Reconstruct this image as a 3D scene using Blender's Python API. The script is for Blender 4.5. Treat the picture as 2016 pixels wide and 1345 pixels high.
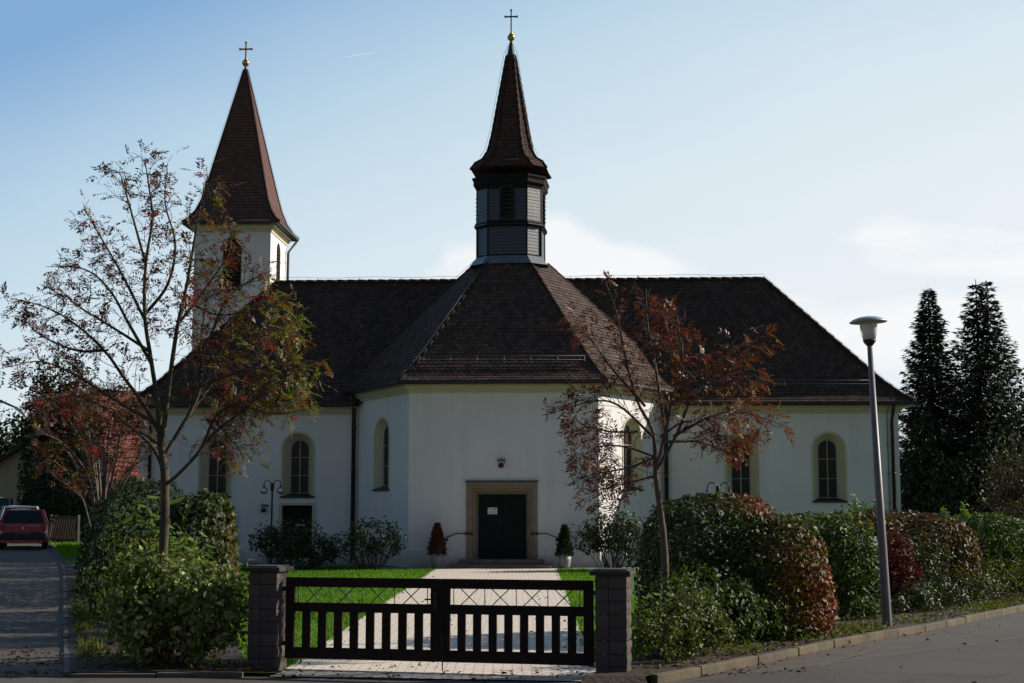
import bpy, bmesh, math, random
import numpy as np
from mathutils import Vector, Matrix
from mathutils.geometry import tessellate_polygon

for o in list(bpy.data.objects):
    bpy.data.objects.remove(o)
scene = bpy.context.scene
COL = scene.collection
R = math.radians
rng = np.random.default_rng(7)
random.seed(7)

# ------------------------------------------------------------ camera
FPX, CX, CY, HCAM = 2800.0, 1008.0, 672.5, 1.85
PITCH = math.atan(328.0 / FPX)
cam = bpy.data.cameras.new('camera')
cam.lens = 50.0
cam.sensor_width = 36.0
cam.clip_start = 0.1
cam.clip_end = 20000
camo = bpy.data.objects.new('camera', cam)
COL.objects.link(camo)
camo.location = (0, 0, HCAM)
camo.rotation_euler = (math.pi / 2 + PITCH, 0, 0)
scene.camera = camo
# ------------------------------------------------------------ sun and sky
SUN_AZ, SUN_EL = R(74), R(26)          # azimuth clockwise from the viewing direction
sdir = Vector((math.sin(SUN_AZ) * math.cos(SUN_EL), math.cos(SUN_AZ) * math.cos(SUN_EL), math.sin(SUN_EL)))
sl = bpy.data.lights.new('sun', 'SUN')
sl.energy = 5.0
sl.angle = R(0.5)
sl.color = (1.0, 0.93, 0.82)
so = bpy.data.objects.new('sun', sl)
COL.objects.link(so)
so.rotation_euler = sdir.to_track_quat('Z', 'Y').to_euler()
so.location = (60, 12, 40)
scene.view_settings.view_transform = 'Standard'
scene.view_settings.look = 'None'
scene.view_settings.exposure = 0.3
scene.view_settings.gamma = 1.0
W = bpy.data.worlds.new('World')
scene.world = W
W.use_nodes = True
nt = W.node_tree
nt.nodes.clear()
def N(nt, t, **kw):
    n = nt.nodes.new(t)
    for k, v in kw.items():
        setattr(n, k, v)
    return n
def math_(nt, op, a, b=None, c=None):
    n = nt.nodes.new('ShaderNodeMath')
    n.operation = op
    for i, x in enumerate((a, b, c)):
        if x is None: continue
        if isinstance(x, (int, float)): n.inputs[i].default_value = x
        else: nt.links.new(x, n.inputs[i])
    return n.outputs[0]
sky = N(nt, 'ShaderNodeTexSky', sky_type='NISHITA')
sky.sun_disc = False
sky.sun_elevation = SUN_EL
sky.sun_rotation = SUN_AZ
sky.altitude = 400
sky.air_density = 1.0
sky.dust_density = 0.6
sky.ozone_density = 1.5
SKY_STRENGTH = 0.05
tc = N(nt, 'ShaderNodeTexCoord')
sep = N(nt, 'ShaderNodeSeparateXYZ')
nt.links.new(tc.outputs['Generated'], sep.inputs[0])
ady = math_(nt, 'MAXIMUM', math_(nt, 'ABSOLUTE', sep.outputs[1]), 0.02)
ax = math_(nt, 'DIVIDE', sep.outputs[0], ady)
az = math_(nt, 'DIVIDE', sep.outputs[2], ady)
nz = N(nt, 'ShaderNodeTexNoise')
nz.inputs['Scale'].default_value = 9.0
nz.inputs['Detail'].default_value = 8.0
nz.inputs['Roughness'].default_value = 0.62
mp = N(nt, 'ShaderNodeMapping')
mp.inputs['Scale'].default_value = (1.0, 1.0, 2.6)
nt.links.new(tc.outputs['Generated'], mp.inputs[0])
nt.links.new(mp.outputs[0], nz.inputs['Vector'])
def blob(cx, cz, sx, sz, amp):
    dx = math_(nt, 'DIVIDE', math_(nt, 'SUBTRACT', ax, cx), sx)
    dz = math_(nt, 'DIVIDE', math_(nt, 'SUBTRACT', az, cz), sz)
    r2 = math_(nt, 'ADD', math_(nt, 'MULTIPLY', dx, dx), math_(nt, 'MULTIPLY', dz, dz))
    return math_(nt, 'MULTIPLY', math_(nt, 'POWER', 2.718, math_(nt, 'MULTIPLY', r2, -1.0)), amp)
cl = None
for b in [(-0.035, 0.178, 0.03, 0.022, 0.42), (0.03, 0.190, 0.030, 0.026, 0.52), (0.082, 0.172, 0.04, 0.016, 0.44), (0.03, 0.150, 0.13, 0.022, 0.34),
          (0.31, 0.192, 0.09, 0.014, 0.46), (0.36, 0.170, 0.13, 0.010, 0.34), (0.30, 0.128, 0.14, 0.026, 0.56), (0.5, 0.15, 0.2, 0.05, 0.3), (-0.7, 0.2, 0.3, 0.06, 0.25), (0.25, 0.02, 0.5, 0.07, 0.25)]:
    o_ = blob(*b)
    cl = o_ if cl is None else math_(nt, 'ADD', cl, o_)
cm = math_(nt, 'ADD', nz.outputs['Fac'], cl)
def streak(u0, v0, u1, v1, wpx, amp):
    x0, z0, x1, z1 = (u0 - 1008) / 2800, (1000 - v0) / 2800 * 1.014, (u1 - 1008) / 2800, (1000 - v1) / 2800 * 1.014
    L = math.hypot(x1 - x0, z1 - z0); c, s_ = (x1 - x0) / L, (z1 - z0) / L
    dx = math_(nt, 'SUBTRACT', ax, (x0 + x1) / 2); dz = math_(nt, 'SUBTRACT', az, (z0 + z1) / 2)
    t_ = math_(nt, 'DIVIDE', math_(nt, 'ADD', math_(nt, 'MULTIPLY', dx, c), math_(nt, 'MULTIPLY', dz, s_)), L / 2)
    n_ = math_(nt, 'DIVIDE', math_(nt, 'SUBTRACT', math_(nt, 'MULTIPLY', dz, c), math_(nt, 'MULTIPLY', dx, s_)), wpx / 2800)
    q = math_(nt, 'ADD', math_(nt, 'POWER', math_(nt, 'ABSOLUTE', t_), 4.0), math_(nt, 'MULTIPLY', n_, n_))
    return math_(nt, 'MULTIPLY', math_(nt, 'POWER', 2.718, math_(nt, 'MULTIPLY', q, -1.0)), amp)
cm = math_(nt, 'ADD', cm, math_(nt, 'ADD', streak(645, 107, 745, 91, 1.7, 0.45), streak(1440, 468, 1476, 455, 1.4, 0.4)))
cr = N(nt, 'ShaderNodeValToRGB')
cr.color_ramp.elements[0].position = 0.74
cr.color_ramp.elements[0].color = (0, 0, 0, 1)
cr.color_ramp.elements[1].position = 1.02
cr.color_ramp.elements[1].color = (1, 1, 1, 1)
nt.links.new(cm, cr.inputs[0])
# thin high haze, denser to the right (towards the sun) and low down, in front of the viewer
veil = math_(nt, 'ADD', math_(nt, 'MULTIPLY', ax, 0.77), math_(nt, 'MULTIPLY', az, -2.1))
veil = math_(nt, 'ADD', veil, 1.07)
veil = math_(nt, 'MULTIPLY', veil, math_(nt, 'ADD', 0.90, math_(nt, 'MULTIPLY', nz.outputs['Fac'], 0.20)))
veil = math_(nt, 'MAXIMUM', math_(nt, 'MINIMUM', veil, 0.9), 0.05)
front = N(nt, 'ShaderNodeMapRange')
front.inputs['From Min'].default_value = 0.0; front.inputs['From Max'].default_value = 0.6
nt.links.new(sep.outputs[1], front.inputs['Value'])
vm = N(nt, 'ShaderNodeMix', data_type='RGBA')
vr = N(nt, 'ShaderNodeValToRGB')
K_ = 0.84 / SKY_STRENGTH
for i, (p, c) in enumerate([(0.10, (0.235, 0.425, 0.69)), (0.36, (0.51, 0.685, 0.82)), (0.62, (0.71, 0.82, 0.89)), (0.90, (0.83, 0.89, 0.935))]):
    e = vr.color_ramp.elements[i] if i < 2 else vr.color_ramp.elements.new(p)
    e.position = p; e.color = (*c, 1)
nt.links.new(veil, vr.inputs[0])
vs = N(nt, 'ShaderNodeVectorMath', operation='SCALE'); vs.inputs['Scale'].default_value = K_
nt.links.new(vr.outputs[0], vs.inputs[0])
nt.links.new(vs.outputs[0], vm.inputs['B'])
nt.links.new(math_(nt, 'MULTIPLY', front.outputs[0], 0.92), vm.inputs['Factor'])
nt.links.new(sky.outputs[0], vm.inputs['A'])
mixc = N(nt, 'ShaderNodeMix', data_type='RGBA')
mixc.inputs['B'].default_value = (0.78 / SKY_STRENGTH, 0.785 / SKY_STRENGTH, 0.79 / SKY_STRENGTH, 1)
nt.links.new(math_(nt, 'MULTIPLY', cr.outputs[0], 0.8), mixc.inputs['Factor'])
nt.links.new(vm.outputs['Result'], mixc.inputs['A'])
bg = N(nt, 'ShaderNodeBackground')
bg.inputs['Strength'].default_value = SKY_STRENGTH
wo = N(nt, 'ShaderNodeOutputWorld')
nt.links.new(mixc.outputs['Result'], bg.inputs['Color'])
nt.links.new(bg.outputs[0], wo.inputs[0])
scene.cycles.max_bounces = 8
scene.cycles.transparent_max_bounces = 12
scene.cycles.use_denoising = True

# ------------------------------------------------------------ helpers
cp, sp_ = math.cos(PITCH), math.sin(PITCH)
def ray(u, v):
    a, b = (u - CX) / FPX, (CY - v) / FPX
    return Vector((a, cp - b * sp_, sp_ + b * cp))
CAM = Vector((0, 0, HCAM))
def P(u, v, d):
    r = ray(u, v)
    return CAM + r * (d / r.y)
def G(u, v, z=0.0):
    r = ray(u, v)
    return CAM + r * ((z - HCAM) / r.z)

def tag(o, label, cat, group=None, kind=None):
    if label: o['label'] = label
    if cat: o['category'] = cat
    if group: o['group'] = group
    if kind: o['kind'] = kind
    return o
def thing(name, label, cat, loc=(0, 0, 0), rz=0.0, group=None):
    o = bpy.data.objects.new(name, None)
    COL.objects.link(o)
    o.empty_display_size = 0.3
    o.location = loc
    o.rotation_euler = (0, 0, rz)
    return tag(o, label, cat, group)
def link(name, me, parent=None):
    o = bpy.data.objects.new(name, me)
    COL.objects.link(o)
    if parent is not None: o.parent = parent
    return o
def copy_tree(o, parent=None):
    c = o.copy()
    COL.objects.link(c)
    if parent is not None: c.parent = parent
    for ch in [x for x in bpy.data.objects if x.parent == o]:
        copy_tree(ch, c)
    return c

class MB:
    """collects polygons, optional uv per corner"""
    def __init__(s): s.v = []; s.f = []; s.uv = {}; s.sm = set()
    def face(s, pts, uv=None, smooth=False):
        i = len(s.v)
        s.v += [tuple(p) for p in pts]
        if uv is not None: s.uv[len(s.f)] = uv
        if smooth: s.sm.add(len(s.f))
        s.f.append(tuple(range(i, i + len(pts))))
    def box(s, c, size, rot=None, bev=0.0):
        cx, cy, cz = c; x, y, z = (k / 2 for k in size)
        co = [Vector(((-1 if i in (0, 3, 4, 7) else 1) * x, (-1 if i in (0, 1, 4, 5) else 1) * y, (-1 if i < 4 else 1) * z)) for i in range(8)]
        if rot is not None: co = [rot @ p for p in co]
        co = [(p.x + cx, p.y + cy, p.z + cz) for p in co]
        i = len(s.v); s.v += co
        for q in ((0, 3, 2, 1), (4, 5, 6, 7), (0, 1, 5, 4), (1, 2, 6, 5), (2, 3, 7, 6), (3, 0, 4, 7)):
            s.f.append(tuple(i + k for k in q))
    def bar(s, a, b, w, h, up=(0, 0, 1)):
        a, b = Vector(a), Vector(b); d = (b - a); L = d.length; d.normalize()
        upv = Vector(up); sx = d.cross(upv)
        if sx.length < 1e-4: sx = d.cross(Vector((1, 0, 0)))
        sx.normalize(); uz = sx.cross(d)
        m = Matrix((sx, d, uz)).transposed()
        s.box((a + b) / 2, (w, L, h), m)
    def tube(s, pts, rad, n=8, cap=True):
        pts = [Vector(p) for p in pts]
        if not hasattr(rad, '__len__'): rad = [rad] * len(pts)
        rings = []; up = None
        for k, p in enumerate(pts):
            t = (pts[min(k + 1, len(pts) - 1)] - pts[max(k - 1, 0)]).normalized()
            if up is None: up = t.orthogonal().normalized()
            else: up = (up - t * up.dot(t)).normalized()
            w = t.cross(up)
            i = len(s.v)
            for j in range(n):
                a = 2 * math.pi * j / n
                s.v.append(tuple(p + (up * math.cos(a) + w * math.sin(a)) * rad[k]))
            rings.append(i)
        for k in range(len(rings) - 1):
            for j in range(n):
                s.sm.add(len(s.f))
                s.f.append((rings[k] + j, rings[k] + (j + 1) % n, rings[k + 1] + (j + 1) % n, rings[k + 1] + j))
        if cap:
            s.f.append(tuple(rings[0] + j for j in reversed(range(n))))
            s.f.append(tuple(rings[-1] + j for j in range(n)))
    def lathe(s, prof, c=(0, 0, 0), n=20, smooth=True, m=None):
        rings = []
        for r, z in prof:
            i = len(s.v)
            for j in range(n):
                a = 2 * math.pi * j / n
                p = Vector((r * math.cos(a), r * math.sin(a), z))
                if m is not None: p = m @ p
                s.v.append((p.x + c[0], p.y + c[1], p.z + c[2]))
            rings.append(i)
        for k in range(len(rings) - 1):
            for j in range(n):
                if smooth: s.sm.add(len(s.f))
                s.f.append((rings[k] + j, rings[k] + (j + 1) % n, rings[k + 1] + (j + 1) % n, rings[k + 1] + j))
        s.f.append(tuple(rings[0] + j for j in reversed(range(n))))
        s.f.append(tuple(rings[-1] + j for j in range(n)))
    def sphere(s, c, r, n=14, m=8, sz=1.0):
        s.lathe([(max(1e-4, r * math.sin(math.pi * k / m)), -r * sz * math.cos(math.pi * k / m)) for k in range(m + 1)], c, n)
    def sweep(s, path, prof, closed=False, z=0.0):
        """path: plan points, outward = right of travel; prof: (offset out, dz) list, closed section"""
        n = len(path); pts = [Vector((p[0], p[1])) for p in path]
        rings = []
        for k in range(n):
            if closed or 0 < k < n - 1:
                d0 = (pts[k] - pts[k - 1]).normalized(); d1 = (pts[(k + 1) % n] - pts[k]).normalized()
            elif k == 0: d0 = d1 = (pts[1] - pts[0]).normalized()
            else: d0 = d1 = (pts[-1] - pts[-2]).normalized()
            n0 = Vector((d0.y, -d0.x)); n1 = Vector((d1.y, -d1.x))
            mv = (n0 + n1); mv = mv / mv.dot(n0) if mv.length > 1e-6 else n0
            i = len(s.v)
            for off, dz in prof:
                s.v.append((pts[k].x + mv.x * off, pts[k].y + mv.y * off, z + dz))
            rings.append(i)
        m = len(prof)
        for k in range(n if closed else n - 1):
            a, b = rings[k], rings[(k + 1) % n]
            for j in range(m):
                s.f.append((a + j, b + j, b + (j + 1) % m, a + (j + 1) % m))
        if not closed:
            s.f.append(tuple(rings[0] + j for j in range(m)))
            s.f.append(tuple(rings[-1] + j for j in reversed(range(m))))
    def build(s, name, mat, parent=None, off=None, bevel=0.0):
        me = bpy.data.meshes.new(name)
        v = s.v if off is None else [(p[0] - off[0], p[1] - off[1], p[2] - off[2]) for p in s.v]
        me.from_pydata(v, [], s.f)
        if s.uv:
            ul = me.uv_layers.new(name='UVMap')
            for fi, uv in s.uv.items():
                ls = me.polygons[fi].loop_start
                for k, q in enumerate(uv): ul.data[ls + k].uv = q
        for fi in s.sm: me.polygons[fi].use_smooth = True
        me.materials.append(mat)
        o = link(name, me, parent)
        if bevel > 0:
            b = o.modifiers.new('bevel', 'BEVEL'); b.width = bevel; b.segments = 2; b.limit_method = 'ANGLE'; b.angle_limit = R(40)
        return o

def quads_mesh(name, V, F, mat, parent=None, attr=None, smooth=False, off=None):
    """V (n,3), F (m,4) numpy; attr per vertex float"""
    V = np.asarray(V, dtype=np.float32)
    if off is not None: V = V - np.asarray(off, dtype=np.float32)
    F = np.asarray(F, dtype=np.int32)
    me = bpy.data.meshes.new(name)
    me.vertices.add(len(V)); me.vertices.foreach_set('co', V.ravel())
    me.loops.add(F.size); me.loops.foreach_set('vertex_index', F.ravel())
    me.polygons.add(len(F))
    me.polygons.foreach_set('loop_start', np.arange(0, F.size, 4, dtype=np.int32))
    me.polygons.foreach_set('loop_total', np.full(len(F), 4, dtype=np.int32))
    if smooth: me.polygons.foreach_set('use_smooth', np.ones(len(F), dtype=bool))
    me.update(calc_edges=True)
    if attr is not None:
        a = me.attributes.new('var', 'FLOAT', 'POINT')
        a.data.foreach_set('value', np.asarray(attr, dtype=np.float32))
    me.materials.append(mat)
    return link(name, me, parent)

# ------------------------------------------------------------ materials
def base_mat(name):
    m = bpy.data.materials.new(name); m.use_nodes = True
    t = m.node_tree
    b = t.nodes['Principled BSDF']
    return m, t, b
def ramp(t, inp, stops):
    r = t.nodes.new('ShaderNodeValToRGB')
    while len(r.color_ramp.elements) < len(stops): r.color_ramp.elements.new(0.5)
    for e, (p, c) in zip(r.color_ramp.elements, stops):
        e.position = p; e.color = (*c, 1)
    t.links.new(inp, r.inputs[0])
    return r.outputs[0]
def noise(t, scale, detail=4, rough=0.55, vec=None, dist=0.0):
    n = t.nodes.new('ShaderNodeTexNoise')
    n.inputs['Scale'].default_value = scale; n.inputs['Detail'].default_value = detail
    n.inputs['Roughness'].default_value = rough; n.inputs['Distortion'].default_value = dist
    if vec is not None: t.links.new(vec, n.inputs['Vector'])
    return n.outputs['Fac']
def coords(t, kind='Object', scale=None):
    c = t.nodes.new('ShaderNodeTexCoord')
    o = c.outputs[kind]
    if scale is not None:
        m = t.nodes.new('ShaderNodeMapping'); m.inputs['Scale'].default_value = scale
        t.links.new(o, m.inputs[0]); o = m.outputs[0]
    return o
def bump(t, b, h, strength=0.3, dist=0.02):
    n = t.nodes.new('ShaderNodeBump')
    n.inputs['Strength'].default_value = strength; n.inputs['Distance'].default_value = dist
    t.links.new(h, n.inputs['Height'])
    t.links.new(n.outputs[0], b.inputs['Normal'])
    return n
def mixcol(t, f, a, bcol, mode='MIX'):
    n = t.nodes.new('ShaderNodeMix'); n.data_type = 'RGBA'; n.blend_type = mode
    for k, x in (('Factor', f), ('A', a), ('B', bcol)):
        if isinstance(x, (int, float)): n.inputs[k].default_value = x
        elif isinstance(x, tuple): n.inputs[k].default_value = (*x, 1)
        else: t.links.new(x, n.inputs[k])
    return n.outputs['Result']
def simple(name, c0, c1=None, rough=0.7, scale=8.0, metal=0.0, bs=0.0, bd=0.01, spec=0.5, bscale=None, stretch=None):
    m, t, b = base_mat(name)
    if c1 is None: c1 = tuple(x * 0.8 for x in c0)
    vec = coords(t, 'Object', stretch)
    n = noise(t, scale, 5, 0.6, vec)
    t.links.new(ramp(t, n, [(0.3, c1), (0.7, c0)]), b.inputs['Base Color'])
    b.inputs['Roughness'].default_value = rough
    b.inputs['Metallic'].default_value = metal
    b.inputs['Specular IOR Level'].default_value = spec
    if bs > 0: bump(t, b, noise(t, bscale or scale * 4, 4, 0.6, vec), bs, bd)
    return m
def plaster_mat(name, col, stain=0.12):
    m, t, b = base_mat(name)
    o = coords(t)
    big = noise(t, 0.6, 5, 0.6, o)
    streak = noise(t, 1.0, 5, 0.65, coords(t, 'Object', (2.2, 2.2, 0.22)))
    dark = tuple(c * (1 - stain) for c in col)
    c1 = ramp(t, big, [(0.3, dark), (0.65, col)])
    c2 = mixcol(t, ramp(t, streak, [(0.48, (0, 0, 0)), (0.80, (0.5, 0.5, 0.5))]), c1, tuple(c * 0.72 for c in col))
    sz_ = t.nodes.new('ShaderNodeSeparateXYZ'); t.links.new(o, sz_.inputs[0])
    zz_ = math_(t, 'ADD', sz_.outputs[2], math_(t, 'MULTIPLY', math_(t, 'SUBTRACT', noise(t, 1.6, 6, 0.7, o), 0.5), 1.1))
    splash = ramp(t, zz_, [(0.05, (0.75, 0.75, 0.75)), (0.5, (0, 0, 0))])
    c2 = mixcol(t, splash, c2, tuple(c * k for c, k in zip(col, (0.62, 0.60, 0.52))))
    spots = ramp(t, noise(t, 3.2, 7, 0.75, o), [(0.60, (0, 0, 0)), (0.75, (0.22, 0.22, 0.22))])
    c2 = mixcol(t, spots, c2, tuple(c * 0.7 for c in col))
    t.links.new(c2, b.inputs['Base Color'])
    b.inputs['Roughness'].default_value = 0.92
    bump(t, b, noise(t, 26.0, 6, 0.7, o), 0.35, 0.012)
    return m
def tile_mat(name, c_dark, c_light, c_alt, bw, rh, rough=0.75, mortar=0.012, spec=0.3, bumpd=0.012):
    m, t, b = base_mat(name)
    uv = coords(t, 'UV')
    br = t.nodes.new('ShaderNodeTexBrick')
    br.offset = 0.5; br.squash = 1.0
    br.inputs['Scale'].default_value = 1.0
    br.inputs['Brick Width'].default_value = bw; br.inputs['Row Height'].default_value = rh
    br.inputs['Mortar Size'].default_value = mortar; br.inputs['Mortar Smooth'].default_value = 0.3
    br.inputs['Bias'].default_value = 0.0
    br.inputs['Color1'].default_value = (*c_dark, 1); br.inputs['Color2'].default_value = (*c_light, 1)
    br.inputs['Mortar'].default_value = (*[c * 0.5 for c in c_dark], 1)
    t.links.new(uv, br.inputs['Vector'])
    nzz = noise(t, 0.9, 5, 0.65, coords(t))
    col = mixcol(t, ramp(t, nzz, [(0.45, (0, 0, 0)), (0.75, (0.75, 0.75, 0.75))]), br.outputs['Color'], c_alt)
    t.links.new(col, b.inputs['Base Color'])
    b.inputs['Roughness'].default_value = rough
    b.inputs['Specular IOR Level'].default_value = spec
    n = bump(t, b, br.outputs['Fac'], 0.8, bumpd)
    n.invert = True
    return m
def leaf_mat(name, stops, rough=0.45, trans=0.35, spec=0.5):
    m, t, b = base_mat(name)
    a = t.nodes.new('ShaderNodeAttribute'); a.attribute_name = 'var'
    c = ramp(t, a.outputs['Fac'], stops)
    t.links.new(c, b.inputs['Base Color'])
    b.inputs['Roughness'].default_value = rough
    b.inputs['Specular IOR Level'].default_value = spec
    tr = t.nodes.new('ShaderNodeBsdfTranslucent')
    br = t.nodes.new('ShaderNodeMix'); br.data_type = 'RGBA'; br.blend_type = 'MULTIPLY'
    br.inputs['Factor'].default_value = 1.0; br.inputs['B'].default_value = (1.5, 1.6, 0.7, 1)
    t.links.new(c, br.inputs['A'])
    t.links.new(br.outputs['Result'], tr.inputs['Color'])
    mx = t.nodes.new('ShaderNodeMixShader'); mx.inputs[0].default_value = trans
    t.links.new(b.outputs[0], mx.inputs[1]); t.links.new(tr.outputs[0], mx.inputs[2])
    t.links.new(mx.outputs[0], t.nodes['Material Output'].inputs['Surface'])
    return m
def glass_mat(name, tint=(0.95, 0.97, 0.97), f=0.25, rough=0.03):
    m, t, b = base_mat(name)
    tr = t.nodes.new('ShaderNodeBsdfTransparent'); tr.inputs[0].default_value = (*tint, 1)
    gl = t.nodes.new('ShaderNodeBsdfGlossy'); gl.inputs['Roughness'].default_value = rough
    fr = t.nodes.new('ShaderNodeFresnel'); fr.inputs['IOR'].default_value = 1.5
    fac = math_(t, 'ADD', fr.outputs[0], f - 0.05)
    mx = t.nodes.new('ShaderNodeMixShader')
    t.links.new(fac, mx.inputs[0]); t.links.new(tr.outputs[0], mx.inputs[1]); t.links.new(gl.outputs[0], mx.inputs[2])
    t.links.new(mx.outputs[0], t.nodes['Material Output'].inputs['Surface'])
    return m

M = {}
M['plaster'] = plaster_mat('plaster', (0.75, 0.72, 0.71), 0.10)
M['cream'] = plaster_mat('cream', (0.55, 0.50, 0.35), 0.08)
M['tile'] = tile_mat('roof_tile', (0.058, 0.041, 0.035), (0.118, 0.080, 0.064), (0.046, 0.044, 0.036), 0.18, 0.16, spec=0.08)
M['tile_spire'] = tile_mat('spire_tile', (0.115, 0.062, 0.052), (0.165, 0.090, 0.074), (0.10, 0.058, 0.05), 0.17, 0.15, spec=0.08)
M['tile_turret'] = tile_mat('turret_tile', (0.075, 0.044, 0.034), (0.125, 0.068, 0.05), (0.06, 0.04, 0.036), 0.16, 0.14, spec=0.08)
M['ridge'] = simple('ridge_tile', (0.055, 0.036, 0.030), (0.034, 0.026, 0.022), 0.85, 3.0, spec=0.1)
M['slate'] = tile_mat('slate', (0.010, 0.012, 0.018), (0.016, 0.020, 0.028), (0.011, 0.014, 0.018), 0.17, 0.11, rough=0.40, mortar=0.012, spec=1.0)
M['slate_trim'] = simple('slate_trim', (0.022, 0.021, 0.022), (0.014, 0.014, 0.014), 0.8, 6.0, spec=0.1)
M['lead'] = simple('lead', (0.22, 0.25, 0.28), (0.14, 0.16, 0.18), 0.5, 6.0, 0.4)
M['copper'] = simple('copper', (0.05, 0.07, 0.06), (0.035, 0.04, 0.035), 0.5, 4.0, 0.3)
M['gutter'] = simple('gutter', (0.028, 0.026, 0.024), (0.018, 0.017, 0.017), 0.5, 5.0, 0.2)
M['gold'] = simple('gold', (0.75, 0.48, 0.12), (0.45, 0.27, 0.06), 0.32, 9.0, 1.0)
M['goldcross'] = simple('gilt_iron', (0.46, 0.34, 0.12), (0.28, 0.2, 0.08), 0.4, 9.0, 0.8)
M['iron'] = simple('black_iron', (0.02, 0.02, 0.022), (0.012, 0.012, 0.012), 0.45, 10.0, 0.3)
M['wire'] = simple('galvanised', (0.12, 0.125, 0.13), (0.08, 0.08, 0.08), 0.6, 10.0, 0.4)
M['stone'] = simple('door_stone', (0.30, 0.235, 0.165), (0.21, 0.16, 0.11), 0.9, 2.2, bs=0.3, bd=0.01)
M['step'] = simple('step_stone', (0.20, 0.16, 0.13), (0.13, 0.105, 0.085), 0.9, 3.0, bs=0.3)
M['doorgreen'] = simple('door_green', (0.010, 0.014, 0.014), (0.006, 0.009, 0.009), 0.7, 3.0, spec=0.2, stretch=(8, 8, 0.6))
M['white'] = simple('white_paint', (0.62, 0.62, 0.60), (0.55, 0.55, 0.53), 0.5, 5.0)
M['mullion'] = simple('mullion_paint', (0.30, 0.30, 0.30), (0.24, 0.24, 0.24), 0.6, 5.0)
M['sill'] = simple('sill_slate', (0.035, 0.042, 0.042), (0.022, 0.028, 0.028), 0.6, 5.0)
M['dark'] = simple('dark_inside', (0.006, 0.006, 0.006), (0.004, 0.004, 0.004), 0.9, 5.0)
M['louvre'] = simple('louvre_wood', (0.040, 0.028, 0.022), (0.025, 0.018, 0.015), 0.75, 5.0)
M['paper'] = simple('notice_paper', (0.78, 0.80, 0.84), (0.74, 0.76, 0.8), 0.7, 3.0)
M['ink'] = simple('ink', (0.10, 0.11, 0.14), None, 0.7)
M['orange_ink'] = simple('orange_ink', (0.75, 0.35, 0.06), None, 0.7)
M['glass'] = glass_mat('clear_glass', f=0.26)

def leaded_mat():
    m, t, b = base_mat('leaded_glass')
    uv = coords(t, 'UV')
    br = t.nodes.new('ShaderNodeTexBrick'); br.offset = 0.0
    br.inputs['Scale'].default_value = 1.0
    br.inputs['Brick Width'].default_value = 0.13; br.inputs['Row Height'].default_value = 0.16
    br.inputs['Mortar Size'].default_value = 0.007
    br.inputs['Color1'].default_value = (0.014, 0.013, 0.014, 1); br.inputs['Color2'].default_value = (0.022, 0.014, 0.013, 1)
    br.inputs['Mortar'].default_value = (0.008, 0.008, 0.008, 1)
    t.links.new(uv, br.inputs['Vector'])
    nz_ = noise(t, 2.2, 3, 0.5, coords(t))
    c = mixcol(t, ramp(t, nz_, [(0.5, (0, 0, 0)), (0.72, (0.8, 0.8, 0.8))]), br.outputs['Color'], (0.035, 0.012, 0.010))
    t.links.new(c, b.inputs['Base Color'])
    b.inputs['Roughness'].default_value = 0.15
    b.inputs['Specular IOR Level'].default_value = 0.18
    bump(t, b, noise(t, 7.0, 2, 0.5, coords(t)), 0.25, 0.02)
    return m
M['leaded'] = leaded_mat()
def stained_mat():
    m, t, b = base_mat('stained_glass')
    v = t.nodes.new('ShaderNodeTexVoronoi'); v.inputs['Scale'].default_value = 5.5
    t.links.new(coords(t, 'UV'), v.inputs['Vector'])
    sc = t.nodes.new('ShaderNodeSeparateColor'); t.links.new(v.outputs['Color'], sc.inputs[0])
    c = ramp(t, sc.outputs[0], [(0.0, (0.012, 0.012, 0.016)), (0.6, (0.015, 0.013, 0.013)), (0.8, (0.10, 0.035, 0.010)), (0.92, (0.09, 0.015, 0.012)), (1.0, (0.02, 0.03, 0.06))])
    t.links.new(c, b.inputs['Base Color'])
    b.inputs['Roughness'].default_value = 0.2; b.inputs['Specular IOR Level'].default_value = 0.15
    return m
M['stained'] = stained_mat()
# ------------------------------------------------------------ ground, roads
LYS = np.array([0, 16, 37.4, 54, 62, 75, 100, 140.]); LXS = np.array([-4.0, -4.86, -11.6, -17.3, -21.0, -29.5, -47, -76.])
KYS = np.array([15.3, 16.1, 17.27, 19.3, 21.86, 26.6, 31.5, 39, 50, 80, 200.]); KXS = np.array([1.5, 2.1, 2.94, 4.3, 6.25, 9.6, 13.5, 20, 30, 60, 190.])
LX = lambda y: np.interp(y, LYS, LXS)
KX = lambda y: np.interp(y, KYS, KXS)
def g(x, y):
    t = np.clip((x - LX(y) - 1.0) / 3.0, 0, 1)
    s = 1 - t * t * (3 - 2 * t)
    return 0.0122 * np.clip(y - 18, 0, 60) * s
def gz(x, y): return float(g(np.float64(x), np.float64(y)))

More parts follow.
